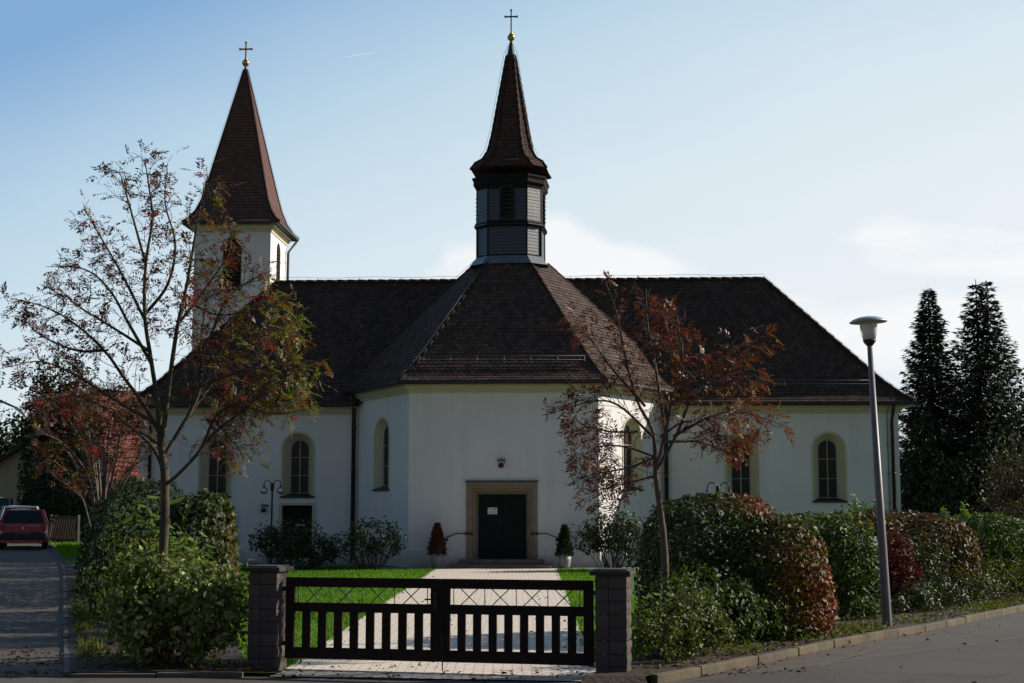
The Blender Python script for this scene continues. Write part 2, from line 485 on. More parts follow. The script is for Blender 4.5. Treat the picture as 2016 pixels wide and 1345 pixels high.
def asphalt_mat(name, col):
    m, t, b = base_mat(name)
    o = coords(t)
    n1 = noise(t, 90.0, 3, 0.7, o); n2 = noise(t, 0.35, 5, 0.6, o)
    c = ramp(t, n1, [(0.3, tuple(x * 0.72 for x in col)), (0.72, tuple(x * 1.35 for x in col))])
    c = mixcol(t, ramp(t, n2, [(0.42, (0, 0, 0)), (0.62, (0.55, 0.55, 0.55))]), c, tuple(x * 0.62 for x in col))
    v = t.nodes.new('ShaderNodeTexVoronoi'); v.feature = 'DISTANCE_TO_EDGE'; v.inputs['Scale'].default_value = 0.28
    d = t.nodes.new('ShaderNodeVectorMath'); d.operation = 'ADD'
    nn = t.nodes.new('ShaderNodeTexNoise'); nn.inputs['Scale'].default_value = 1.4; nn.inputs['Detail'].default_value = 5
    t.links.new(o, nn.inputs['Vector']); t.links.new(o, d.inputs[0]); t.links.new(nn.outputs['Color'], d.inputs[1])
    t.links.new(d.outputs[0], v.inputs['Vector'])
    cr_ = ramp(t, v.outputs['Distance'], [(0.0, (0.6, 0.6, 0.6)), (0.016, (0, 0, 0))])
    c = mixcol(t, cr_, c, tuple(x * 0.4 for x in col))
    t.links.new(c, b.inputs['Base Color'])
    b.inputs['Roughness'].default_value = 0.9
    b.inputs['Specular IOR Level'].default_value = 0.3
    bump(t, b, n1, 0.6, 0.008)
    return m
M['asphalt'] = asphalt_mat('asphalt', (0.090, 0.075, 0.062))
M['asphalt_new'] = asphalt_mat('asphalt_patch', (0.076, 0.063, 0.053))
M['soil'] = simple('soil', (0.042, 0.024, 0.012), (0.018, 0.011, 0.006), 0.95, 6.0, bs=0.8, bd=0.04, bscale=14)
M['lawn'] = simple('lawn_base', (0.060, 0.135, 0.008), (0.042, 0.095, 0.006), 0.95, 3.0, bs=0.8, bd=0.03, bscale=60)
M['ground'] = simple('ground_soil', (0.055, 0.070, 0.022), (0.045, 0.045, 0.020), 0.95, 0.4)
M['kerb'] = simple('kerb_concrete', (0.15, 0.108, 0.058), (0.045, 0.038, 0.022), 0.9, 1.9, bs=0.5, bd=0.01, bscale=25)
M['kerb_dark'] = simple('edging_concrete', (0.10, 0.085, 0.07), (0.06, 0.05, 0.042), 0.9, 3.5, bs=0.5, bd=0.01, bscale=25)
M['paver'] = tile_mat('paver', (0.66, 0.555, 0.45), (0.73, 0.62, 0.51), (0.61, 0.52, 0.43), 0.22, 0.12, rough=0.85, mortar=0.010, bumpd=0.006)
M['terrace'] = tile_mat('terrace_slab', (0.20, 0.195, 0.19), (0.25, 0.24, 0.235), (0.17, 0.17, 0.165), 0.4, 0.4, rough=0.9, mortar=0.012, bumpd=0.006)

def strip(name, ys, xl, xr, dz, mat, nx=2, uv=False, label=None, kind='structure', edge=None):
    V, F, UV = [], [], []
    for y in ys:
        a, b = float(xl(y)), float(xr(y))
        for i in range(nx):
            x = a + (b - a) * i / (nx - 1)
            V.append((x, y, gz(x, y) + dz)); UV.append((x, y))
    for j in range(len(ys) - 1):
        for i in range(nx - 1):
            k = j * nx + i
            F.append((k, k + 1, k + 1 + nx, k + nx))
    mb = MB(); mb.v = V; mb.f = F
    if uv: mb.uv = {fi: [UV[q] for q in f] for fi, f in enumerate(F)}
    o = mb.build(name, mat)
    return tag(o, label, None, None, kind)

# one ground sheet to the horizon
gx = np.concatenate([-np.geomspace(4000, 62, 14), np.arange(-60, 61, 2.0), np.geomspace(62, 4000, 14)])
gy = np.concatenate([[-4000, -1000, -200, -60], np.arange(-30, 121, 2.0), np.geomspace(125, 6000, 14)])
mb = MB()
for y in gy:
    for x in gx: mb.v.append((x, y, gz(x, y) - 0.06 if y < 120 else gz(x, 120) - 0.06))
nx = len(gx)
mb.f = [(j * nx + i, j * nx + i + 1, j * nx + i + 1 + nx, j * nx + i + nx) for j in range(len(gy) - 1) for i in range(nx - 1)]
tag(mb.build('ground', M['ground']), None, None, None, 'structure')
strip('street', [-60, -20, 0, 10, 15.3], lambda y: -90, lambda y: 110, 0.004, M['asphalt'], nx=3)
strip('street', [15.3, 16.05], lambda y: -90, lambda y: 1.56, 0.004, M['asphalt'], nx=3)
strip('street', list(KYS), lambda y: KX(y) + 0.02, lambda y: 110, 0.004, M['asphalt'])
strip('road', list(np.arange(16, 141, 4.0)), lambda y: LX(y) - 6.5, lambda y: LX(y), 0.008, M['asphalt'], nx=4)
strip('verge', list(np.arange(16, 141, 4.0)), lambda y: LX(y) - 20, lambda y: LX(y) - 6.6, 0.01, M['lawn'], nx=4)
# resurfaced lane of the street with a straight seam
a0, a1 = G(1380, 1340), G(2016, 1256)
dd = (a1 - a0).normalized(); nn_ = Vector((dd.y, -dd.x, 0))
q0, q1 = a0 - dd * 3, a1 + dd * 60
mb = MB()
mb.face([(*(q0.xy), 0.009), (*((q0 + nn_ * 3.0).xy), 0.009), (*((q1 + nn_ * 3.0).xy), 0.009), (*(q1.xy), 0.009)])
tag(mb.build('road_patch', M['asphalt_new']), None, None, None, 'structure')
M['seam'] = simple('sealed_seam', (0.17, 0.145, 0.125), (0.09, 0.08, 0.07), 0.85, 9.0)
mb = MB()
def seam(pts, w):
    for a, b in zip(pts[:-1], pts[1:]):
        d_ = (b - a).normalized(); n_ = Vector((-d_.y, d_.x, 0)) * w
        mb.face([(a.x - n_.x, a.y - n_.y, .014), (b.x - n_.x, b.y - n_.y, .014), (b.x + n_.x, b.y + n_.y, .014), (a.x + n_.x, a.y + n_.y, .014)])
sp = [q0 + dd * (i * 0.7) + nn_ * random.uniform(-.015, .015) for i in range(40)]
seam(sp, 0.008)
sp = [G(1610, 1316), G(1650, 1302), G(1700, 1289), G(1735, 1275)]
seam(sp, 0.012)
tag(mb.build('road_seam', M['seam']), None, None, None, 'structure')
mc = G(1532, 1285)
mb = MB(); mb.lathe([(.33, .008), (.33, .016), (.001, .016)], (mc.x, mc.y, 0), 28); mh = thing('manhole_cover', 'round iron manhole cover in the road beside the kerb', 'manhole cover', (mc.x, mc.y, 0))
mb.build('frame', M['kerb'], mh, off=(mc.x, mc.y, 0))
mb = MB(); mb.lathe([(.28, .012), (.28, .021), (.001, .021)], (mc.x, mc.y, 0), 24); mb.build('lid', M['slate_trim'], mh, off=(mc.x, mc.y, 0))
# paths
pl0, pl1, pr0, pr1 = G(619, 1282), G(862, 1118), G(1152, 1268), G(1097, 1123)
def lin(a, b): return lambda y: a.x + (b.x - a.x) * (y - a.y) / (b.y - a.y)
PL, PR = lin(pl0, pl1), lin(pr0, pr1)
def pxl(y): return PL(y) if y > 17.2 else max(PL(y), -2.6)
def pxr(y): return PR(y) if y > 17.0 else 1.2
mb = MB(); q_ = [(-2.66, 15.93, .020), (1.16, 15.42, .020), (1.2, 16.3, .020), (-2.6, 16.3, .020)]
mb.face(q_, uv=[(p[0], p[1]) for p in q_]); tag(mb.build('path', M['paver']), None, None, None, 'structure')
strip('path', [16.3, 16.8, 17.3, 20, 24, 28, 32, 36, 40, 44.9], pxl, pxr, 0.020, M['paver'], nx=6, uv=True)
strip('terrace', [46.2, 48.9], lambda y: -14, lambda y: -5.0, 0.012, M['terrace'], nx=6, uv=True)
strip('terrace', [43.6, 44.9], lambda y: -4.6, lambda y: 4.2, 0.014, M['terrace'], nx=6, uv=True)
strip('lawn', list(np.concatenate([[16.4], np.arange(17, 60, 1.0)])), lambda y: LX(y) - 0.01, lambda y: KX(y) - 0.2, 0.0, M['lawn'], nx=24)
bedL = lambda y: float(np.interp(y, [16, 22, 40], [2.0, 2.4, 2.0]))
bedR = lambda y: float(np.interp(y, [15.5, 18, 24, 50], [0.75, 1.7, 3.2, 3.0]))
strip('planting_bed', list(np.concatenate([[16.05], np.arange(17, 46, 1.0)])), lambda y: LX(y) - 0.01, lambda y: LX(y) + bedL(y), 0.05, M['soil'], nx=6)
strip('planting_bed', list(np.concatenate([[15.28, 15.6], np.arange(16, 51, 1.0)])), lambda y: KX(y) - bedR(y), lambda y: KX(y) - 0.11, 0.09, M['soil'], nx=6)
mb = MB(); mb.face([(.70, 15.02, .008), (1.42, 15.06, .008), (1.40, 15.285, .091), (.74, 15.285, .091)]); tag(mb.build('planting_bed', M['soil']), None, None, None, 'structure')
# kerbs: separate stones with joints
def kerb(name, pts, w, h, mat, L=1.0, side=-1):
    mb = MB()
    P2 = [Vector((x, y)) for x, y in pts]
    seg = []
    for a, b in zip(P2[:-1], P2[1:]):
        n = max(1, round((b - a).length / L))
        for i in range(n): seg.append((a + (b - a) * (i / n), a + (b - a) * ((i + 1) / n)))
    for a, b in seg:
        d = (b - a).normalized(); nv = Vector((-d.y, d.x)) * (w / 2)
        c = (a + b) / 2 + nv
        jj = random.uniform(-.010, .008)
        z = gz(a.x, a.y)
        rot = Matrix.Rotation(math.atan2(d.y, d.x) + random.uniform(-.012, .012), 3, 'Z')
        mb.box((c.x, c.y, z + h / 2 - 0.05 + jj), ((b - a).length - 0.012, w, h + 0.1), rot)
    return tag(mb.build(name, mat, bevel=0.012), None, None, None, 'structure')
kerb('kerb', [(float(KX(y)), y) for y in (15.35, 16.1, 17.27, 19.3, 21.86, 26.6, 31.5, 39, 50)], 0.10, 0.10, M['kerb'])
kerb('kerb', [(float(LX(y)), y) for y in (16.0, 20, 26, 32, 37.4, 46, 54, 58, 62)], 0.08, 0.06, M['kerb_dark'], side=1)
kerb('kerb', [(-2.95, 15.98), (-4.86, 15.98)], 0.08, 0.05, M['kerb_dark'])

# ------------------------------------------------------------ the church
PSI = R(2.6)
CH = (-0.27, 45.0)
cps, sps = math.cos(PSI), math.sin(PSI)
def w2l(p):
    dx, dy = p.x - CH[0], p.y - CH[1]
    return Vector((dx * cps - dy * sps, dx * sps + dy * cps, p.z))
def l2w(x, y, z=0.0):
    return Vector((CH[0] + x * cps + y * sps, CH[1] - x * sps + y * cps, z))
_n = Vector((sps, cps, 0))
def LP(u, v, ly):
    """point of the local plane y = ly seen at (u, v)"""
    r = ray(u, v)
    o = CAM - Vector((CH[0], CH[1], 0))
    t = (ly - o.dot(_n)) / r.dot(_n)
    return w2l(CAM + r * t)
church = thing('church', 'white plastered church with dark tiled hip roof, slate ridge turret and separate pointed bell tower', 'church', (CH[0], CH[1], 0), -PSI)

YW = 3.9
XE = 3 + YW * math.tan(R(30))
X0, X1, Y1 = -12.85, 13.23, YW + 8.2 * 0.64
EZ_A = LP(990, 757, 0.0).z       # wall top of the choir
EZ_W = LP(1500, 799, YW).z       # wall top of the nave
ZR = LP(1300, 551, YW + 4.1 * 0.64).z   # ridge

def arch(w, z0, z1, n=12):
    """outline in (s, z) centred on s=0, counter-clockwise"""
    r = w / 2
    pts = [(-r, z0), (r, z0)]
    for k in range(n + 1):
        a = math.pi * k / n
        pts.append((r * math.cos(a), z1 - r + r * math.sin(a)))
    return pts
def rect(w, z0, z1): return [(-w / 2, z0), (w / 2, z0), (w / 2, z1), (-w / 2, z1)]
def frame_of(p0, p1):
    p0, p1 = Vector(p0), Vector(p1); d = (p1 - p0).normalized(); nrm = Vector((d.y, -d.x))
    def f(s, z, out=0.0):
        q = p0 + d * s + nrm * out
        return (q.x, q.y, z)
    return f, (p1 - p0).length
walls = MB()
def wall(p0, p1, z0, z1, holes=()):
    f, L = frame_of(p0, p1)
    loops = [[Vector((0, z0, 0)), Vector((L, z0, 0)), Vector((L, z1, 0)), Vector((0, z1, 0))]]
    for s, outl in holes:
        loops.append([Vector((s + a, z, 0)) for a, z in reversed(outl)])
    tris = tessellate_polygon(loops)
    flat = [p for l in loops for p in l]
    for tri in tris:
        q = [flat[i] for i in tri]
        if (q[1] - q[0]).cross(q[2] - q[0]).z < 0: q.reverse()
        walls.face([f(p.x, p.y) for p in q])
    return f

def loft(mb, A, B):
    n = len(A)
    for i in range(n): mb.face([A[i], A[(i + 1) % n], B[(i + 1) % n], B[i]])

def window(f, s, w, z0, z1, pane_mat, depth=0.36, splay=0.21, band=0.06, label=None, rows=3):
    """splayed arched niche: cream surround, slate sill, white frame, leaded pane"""
    outer = arch(w, z0, z1)
    iw = w - 2 * splay
    iz0, iz1 = z0 + 0.13, z1 - splay
    inner = arch(iw, iz0, iz1)
    mb = MB()
    big = arch(w + 2 * band, z0 + 0.02, z1 + band)
    bo = [f(s + a, z, 0.018) for a, z in big]; oo = [f(s + a, z, 0.018) for a, z in outer]; ob = [f(s + a, z, -0.01) for a, z in outer]
    bw = [f(s + a, z, 0.0) for a, z in big]
    ii = [f(s + a, z, -depth) for a, z in inner]
    n = len(big)
    for i in range(1, n):     # no band under the sill
        j = (i + 1) % n
        mb.face([bo[i], bo[j], oo[j], oo[i]]); mb.face([bw[i], bw[j], bo[j], bo[i]])
    for i in range(1, n):
        j = (i + 1) % n
        mb.face([oo[i], oo[j], ii[j], ii[i]])
    wo_ = mb.build('window', M['cream'], church)
    mb = MB()   # sloped sill
    a, b = s - w / 2 - 0.08, s + w / 2 + 0.08
    c, d = s - iw / 2, s + iw / 2
    top = [f(c, iz0 + .005, -depth + .01), f(d, iz0 + .005, -depth + .01), f(b, z0 + .02, 0.07), f(a, z0 + .02, 0.07)]
    bot = [(p[0], p[1], p[2] - 0.05) for p in top]
    mb.face(top[::-1]); mb.face(bot); loft(mb, top, bot)
    mb.build('sill', M['sill'], wo_)
    mb = MB()
    pts = [f(s + a, z, -depth - 0.02) for a, z in inner]
    mb.face(pts, uv=[(a, z) for a, z in inner])
    mb.build('pane', pane_mat, wo_)
    mb = MB()
    fw = 0.022
    for a_, b_ in zip(inner, inner[1:] + inner[:1]):
        mb.bar(f(s + a_[0], a_[1], -depth), f(s + b_[0], b_[1], -depth), fw, 0.05)
    mb.bar(f(s, iz0, -depth), f(s, iz1, -depth), 0.026, 0.04)
    for k in range(1, rows):
        z = iz0 + (iz1 - iz0) * k / rows * (1.0 if k > 1 else 1.0)
        mb.bar(f(s - iw / 2, z, -depth + .004), f(s + iw / 2, z, -depth + .004), 0.04, 0.024, up=(0, 0, 1))
    mb.build('window_frame', M['mullion'], wo_)

# wing walls
winL = [LP(424, 900, YW), LP(587, 900, YW)]
winR = [LP(1460, 900, YW), LP(1632, 900, YW)]
WW = 1.06
zLt, zLb = LP(587, 853, YW).z, LP(587, 979, YW).z
zRt, zRb = LP(1632, 853, YW).z, LP(1632, 988, YW).z
dL = LP(584, 995, YW); dLb = LP(555, 1000, YW), LP(615, 1000, YW)
dw = dLb[1].x - dLb[0].x
holes = [(p.x - X0, arch(WW, zLb, zLt)) for p in winL]
sd = (dLb[0].x + dLb[1].x) / 2 - X0
holes.append((sd, rect(dw, 0.16, dL.z)))
bx0, bx1 = LP(441, 1005, YW), LP(466, 1088, YW)
fL = wall((X0, YW), (-XE, YW), -0.4, EZ_W, holes)
for p in winL: window(fL, p.x - X0, WW, zLb, zLt, M['leaded'])
fR = wall((XE, YW), (X1, YW), -0.4, EZ_W, [(p.x - XE, arch(WW, zRb, zRt)) for p in winR])
for p in winR: window(fR, p.x - XE, WW, zRb, zRt, M['leaded'])
wall((X1, YW), (X1, Y1), -0.4, EZ_W); wall((X1, Y1), (X0, Y1), -0.4, EZ_W); wall((X0, Y1), (X0, YW), -0.4, EZ_W)
# choir facets
doorL, doorR = LP(943, 1030, 0), LP(1038, 1030, 0)
dtop = LP(990, 973, 0).z; dstep = LP(990, 1101, 0).z
fo0, fo1 = LP(918, 1000, 0), LP(1058, 1000, 0); fotop = LP(990, 949, 0).z
dcx = (fo0.x + fo1.x) / 2
fC = wall((-3, 0), (3, 0), -0.4, EZ_A, [(dcx + 3, rect(fo1.x - fo0.x - 0.04, dstep, fotop - 0.02))])
aw = 1.25
zAt, zAb = 4.80, 2.44
Lf = math.hypot(XE - 3, YW)
fFL = wall((-XE, YW), (-3, 0), -0.4, EZ_A, [(Lf * 0.50, arch(aw, zAb, zAt))])
window(fFL, Lf * 0.50, aw, zAb, zAt, M['stained'], depth=0.24)
fFR = wall((3, 0), (XE, YW), -0.4, EZ_A, [(Lf * 0.50, arch(aw, zAb, zAt))])
window(fFR, Lf * 0.50, aw, zAb, zAt, M['stained'], depth=0.24)
wall((-XE, YW + 1.2), (-XE, YW), EZ_W - 0.3, EZ_A); wall((XE, YW), (XE, YW + 1.2), EZ_W - 0.3, EZ_A)
walls.build('wall', M['plaster'], church)
# plinth
mb = MB()
pz = LP(880, 1082, 0).z
for pa in ([(-XE + 0.0, YW), (-3, 0), (fo0.x - 0.02, 0)], [(fo1.x + 0.02, 0), (3, 0), (XE, YW)], [(X0, YW), (sd + X0 - dw / 2 - 0.14, YW)], [(sd + X0 + dw / 2 + 0.14, YW), (-XE, YW)], [(XE, YW), (X1, YW), (X1, Y1)]):
    mb = MB(); mb.sweep(pa, [(0.0, -0.4), (0.035, -0.4), (0.035, pz), (0.0, pz + 0.03)])
    mb.build('plinth', M['plaster'], church)
# cornices and gutters
CORN = [(-0.05, -0.27), (0.06, -0.27), (0.06, -0.19), (0.12, -0.17), (0.14, -0.08), (0.22, -0.05), (0.22, 0.02), (-0.05, 0.02)]
CORNA = [(-0.05, -0.26), (0.06, -0.26), (0.06, -0.18), (0.12, -0.16), (0.14, -0.07), (0.24, -0.04), (0.24, 0.02), (-0.05, 0.02)]
mb = MB(); mb.sweep([(-XE, YW), (-3, 0), (3, 0), (XE, YW)], CORNA, z=EZ_A); mb.build('cornice', M['cream'], church)
for pa in ([(X0, Y1), (X0, YW), (-XE - 0.02, YW)], [(XE + 0.02, YW), (X1, YW), (X1, Y1)]):
    mb = MB(); mb.sweep(pa, CORN, z=EZ_W); mb.build('cornice', M['cream'], church)
GUT = [(0.40, 0.05), (0.40, -0.02), (0.44, -0.06), (0.50, -0.06), (0.54, -0.02), (0.54, 0.06), (0.51, 0.06), (0.51, 0.0), (0.44, 0.0), (0.43, 0.05)]
GUTB = [(0.22, -0.03), (0.40, -0.05), (0.40, 0.04), (0.22, 0.04)]
mb = MB()
mb.sweep([(-XE, YW), (-3, 0), (3, 0), (XE, YW)], GUT, z=EZ_A + 0.04)
mb.sweep([(-XE, YW), (-3, 0), (3, 0), (XE, YW)], GUTB, z=EZ_A + 0.04)
for pa in ([(X0, Y1), (X0, YW), (-XE - 0.02, YW)], [(XE + 0.02, YW), (X1, YW), (X1, Y1)]):
    mb.sweep(pa, GUT, z=EZ_W + 0.04); mb.sweep(pa, GUTB, z=EZ_W + 0.04)
mb.build('gutter', M['gutter'], church)
# downspouts
def downspout(pts, r=0.055):
    mb = MB(); mb.tube(pts, r, 10)
    for z in (1.2, 3.0, 4.6):
        x, y = pts[-1][0], pts[-1][1]
        mb.lathe([(r + .012, z), (r + .012, z + .05)], (x, y, 0), 10)
    mb.build('downspout', M['gutter'], church)
downspout([(-XE - 0.15, YW - 0.45, EZ_A), (-XE - 0.10, YW - 0.15, EZ_A - 0.45), (-XE - 0.10, YW - 0.12, 0.1)], 0.075)
downspout([(XE + 0.15, YW - 0.45, EZ_A), (XE + 0.10, YW - 0.15, EZ_A - 0.45), (XE + 0.10, YW - 0.12, 0.1)], 0.075)
xd = LP(1757, 900, YW).x
downspout([(xd, YW - 0.45, EZ_W), (xd, YW - 0.40, EZ_W - 0.12), (xd, YW - 0.12, EZ_W - 0.5), (xd, YW - 0.10, 0.1)], 0.065)
downspout([(X0 + .4, YW - 0.45, EZ_W), (X0 + .4, YW - 0.12, EZ_W - 0.5), (X0 + .4, YW - 0.10, 0.1)], 0.06)
mb = MB()
xw = LP(1748, 900, YW).x
mb.tube([(xw, YW - 0.5, EZ_W + .1), (xw, YW - 0.05, EZ_W - .3), (xw, YW - 0.05, 0.1)], 0.012, 6)
for z in (1, 2, 3, 4): mb.box((xw, YW - 0.03, z), (.06, .06, .04))
mb.build('lightning_conductor', M['wire'], church)

# ---- roofs: stepped tile courses between stations of a profile
def courses(mb, st, course=0.16, lip=0.018):
    """st: list of (left, right) points from eave to top"""
    for (a0, b0), (a1, b1) in zip(st[:-1], st[1:]):
        a0, b0, a1, b1 = map(Vector, (a0, b0, a1, b1))
        m0, m1 = (a0 + b0) / 2, (a1 + b1) / 2
        ex = (b0 - a0)
        if ex.length < 1e-6: ex = b1 - a1
        ex.normalize()
        slope = (m1 - m0); slope -= ex * slope.dot(ex)
        L = slope.length; up = slope.normalized(); nrm = ex.cross(up)
        if nrm.z < 0: nrm = -nrm
        n = max(1, round(L / course))
        o = m0
        base = getattr(mb, 'acc', 0.0)
        for k in range(n):
            t0, t1 = k / n, (k + 1) / n
            p, q = a0.lerp(a1, t0) + nrm * lip, b0.lerp(b1, t0) + nrm * lip
            r, s = b0.lerp(b1, t1) + nrm * 0.002, a0.lerp(a1, t1) + nrm * 0.002
            hv = base + L * t0; hv1 = base + L * t1
            U = lambda x: (x - o).dot(ex)
            mb.face([p, q, r, s], uv=[(U(p), hv), (U(q), hv), (U(r), hv1), (U(s), hv1)])
            pl, ql = a0.lerp(a1, t0), b0.lerp(b1, t0)
            mb.face([pl, ql, q, p], uv=[(U(p), hv), (U(q), hv), (U(q), hv), (U(p), hv)])
        mb.acc = base + L
def scallops(mb, st, course=0.18, lip=0.028, bw=0.19):
    """plain tiles with rounded lower edges, one face each, laid in broken bond"""
    rows = 0
    for (a0, b0), (a1, b1) in zip(st[:-1], st[1:]):
        a0, b0, a1, b1 = map(Vector, (a0, b0, a1, b1))
        ex = (b0 - a0).normalized()
        m0, m1 = (a0 + b0) / 2, (a1 + b1) / 2
        sl = (m1 - m0); sl -= ex * sl.dot(ex); L = sl.length; up = sl.normalized(); nrm = ex.cross(up)
        if nrm.z < 0: nrm = -nrm
        n = max(1, round(L / course)); c = L / n
        l0, r0, l1, r1 = (a0 - m0).dot(ex), (b0 - m0).dot(ex), (a1 - m0).dot(ex), (b1 - m0).dot(ex)
        for k in range(n):
            lo, hi = k * c - 0.02, (k + 1) * c + 0.03
            def lim(h): t = min(1, max(0, h / L)); return l0 + (l1 - l0) * t, r0 + (r1 - r0) * t
            La, Rb = lim(k * c)
            j0 = math.floor(La / bw) - 1
            off = 0.0 if (rows + k) % 2 else bw / 2
            wv = random.uniform(-.004, .004)
            for j in range(j0, math.ceil(Rb / bw) + 2):
                x0, x1 = j * bw + off + .003, (j + 1) * bw + off - .003
                ty = random.uniform(-.006, .006) + wv; tn = random.uniform(-.003, .004)
                sh = [(x1, hi), (x0, hi), (x0, lo + .045), (x0 + bw * .12, lo + .018), (x0 + bw * .33, lo), (x0 + bw * .63, lo), (x0 + bw * .84, lo + .018), (x1, lo + .045)]
                pts, ok = [], False
                for x, h in sh:
                    a_, b_ = lim(h); xx = min(max(x, a_), b_)
                    if a_ < x < b_: ok = True
                    lift = (lip + tn) * (1 - (h - lo) / (hi - lo)) + .003
                    pts.append(m0 + ex * xx + up * (min(h, L) + ty) + nrm * lift)
                if not ok: continue
                q = (rows + k) * course
                uc = ((j + .5) * bw + (0 if (rows + k) % 2 else bw / 2), q + course * .5)
                mb.face(pts, uv=[uc] * 8)
                for e in range(2, 7):       # the thickness of the rounded lower edge
                    p_, r_ = pts[e], pts[e + 1]
                    mb.face([p_, p_ - nrm * (lip * .95), r_ - nrm * (lip * .95), r_], uv=[uc] * 4)
        rows += n
def caps(mb, pts, r=0.09, L=0.38, lift=0.0):
    """overlapping ridge tiles along a polyline"""
    pts = [Vector(p) for p in pts]
    for a, b in zip(pts[:-1], pts[1:]):
        n = max(1, round((b - a).length / L)); d = (b - a) / n
        for k in range(n):
            p = a + d * k + Vector((0, 0, lift)); q = p + d * 1.12
            mb.tube([p, q], [r * 1.12, r * 0.86], 8)
# nave
RING = [(-0.47, EZ_W + 0.10), (-0.10, EZ_W + 0.36), (0.45, EZ_W + 0.85), (1.2, EZ_W + 0.85 + (ZR - EZ_W - 0.85) * 0.75 / 3.65), (4.1, ZR)]
RK = 0.64   # long slopes steeper than the hips
def ringpts(r):
    ry = r * RK if r > 0 else r
    return [(X0 + r, YW + ry), (X1 - r, YW + ry), (X1 - r, Y1 - ry), (X0 + r, Y1 - ry)]
mb = MB()
for k in range(4):
    st = []
    for r, z in RING:
        q = ringpts(r); a, b = q[k], q[(k + 1) % 4]
        st.append(((*a, z), (*b, z)))
    mb.acc = 0.0
    courses(mb, st)
nave_roof = mb.build('roof', M['tile'], church)
mb = MB()
caps(mb, [(X0 + 4.1, YW + 4.1 * RK, ZR), (X1 - 4.1, YW + 4.1 * RK, ZR)])
for k in range(4):
    caps(mb, [(*ringpts(r)[k], z) for r, z in RING])
mb.build('ridge_tiles', M['ridge'], nave_roof)
# choir: hexagonal pyramid
CCY = 3 * math.sqrt(3)
ZT = LP(1000, 510, 3.95 - 1.15).z
AR = [(CCY + 0.50, EZ_A + 0.10), (CCY + 0.12, EZ_A + 0.33), (CCY - 0.55, EZ_A + 0.93), (CCY - 1.4, EZ_A + 0.93 + (ZT - EZ_A - 0.93) * 0.85 / (CCY - 0.55 - 1.12)), (1.12, ZT)]
TXC, TYC = 0.06, 3.95      # turret axis; the roof leans in on it
def hexpt(a, k):
    rr = a / math.cos(R(30)); an = R(-120 + 60 * k)
    f = (CCY - a) / (CCY - 1.12)
    return (rr * math.cos(an) + TXC * max(0, f), CCY + (TYC - CCY) * max(0.0, f) + rr * math.sin(an))
mb = MB()
for k in range(6):
    st = [((*hexpt(a, k), z), (*hexpt(a, k + 1), z)) for a, z in AR]
    mb.acc = 0.0
    courses(mb, st, lip=0.002)
    if k in (0, 1, 5): scallops(mb, st, course=0.16, bw=0.18)
choir_roof = mb.build('roof', M['tile'], church)
for k in range(6):
    mb = MB(); caps(mb, [(*hexpt(a, k), z) for a, z in AR], r=0.06, lift=-0.01)
    mb.build('hip_tiles', M['ridge'], choir_roof)
# snow guards
def snow_guard(p0, p1, h=0.22, parent=church):
    p0, p1 = Vector(p0), Vector(p1)
    mb = MB(); L = (p1 - p0).length; n = max(2, round(L / 0.85))
    for dz in (h, h * 0.45): mb.tube([p0 + Vector((0, 0, dz)), p1 + Vector((0, 0, dz))], 0.013, 6)
    for k in range(int(L / 0.12)):
        q = p0.lerp(p1, (k + .5) / int(L / 0.12)); mb.tube([q + Vector((0, 0, h * .45)), q + Vector((0, 0, h))], 0.006, 4)
    for k in range(n + 1):
        q = p0.lerp(p1, k / n); mb.tube([q + Vector((0, 0, -0.12)), q + Vector((0, 0, h + .02))], 0.014, 5)
    mb.build('snow_guard', M['wire'], parent)
ga, gz_ = CCY - 0.25, EZ_A + 0.70
hp = lambda k, t0, t1: [Vector((*hexpt(ga, k), gz_)).lerp(Vector((*hexpt(ga, k + 1), gz_)), t) for t in (t0, t1)]
snow_guard(*hp(0, 0.05, 0.95)); snow_guard(*hp(5, 0.42, 0.96)); snow_guard(*hp(1, 0.04, 0.58))
sy, sz = YW + 0.20, EZ_W + 0.66
snow_guard((X0 + 0.7, sy, sz), (-XE - 0.75, sy, sz)); snow_guard((XE + 0.75, sy, sz), (X1 - 0.7, sy, sz))
# ridge lightning wire
mb = MB()
zz = ZR + 0.17
xs_ = np.linspace(X0 + 4.1, X1 - 4.1, 24)
mb.tube([(x, YW + 4.1 * RK, zz + 0.02 * math.sin(i * 1.7)) for i, x in enumerate(xs_)], 0.006, 5)
for x in xs_[::2]: mb.tube([(x, YW + 4.1 * RK, ZR), (x, YW + 4.1 * RK, zz)], 0.008, 5)
for k, sx in ((1, 1), (0, -1)):
    mb.tube([(*ringpts(r - 0.0)[k], z + 0.15) for r, z in RING], 0.006, 5)
    pts_ = [Vector((*ringpts(r)[k], z)) for r, z in RING]
    for a, b in zip(pts_[:-1], pts_[1:]):
        m_ = (a + b) / 2; mb.tube([m_, m_ + Vector((0, 0, .15))], 0.006, 5)
for k in (0, 5):
    mb.tube([(*hexpt(a, k), z + 0.15) for a, z in AR], 0.006, 5)
mb.build('lightning_conductor', M['wire'], church)

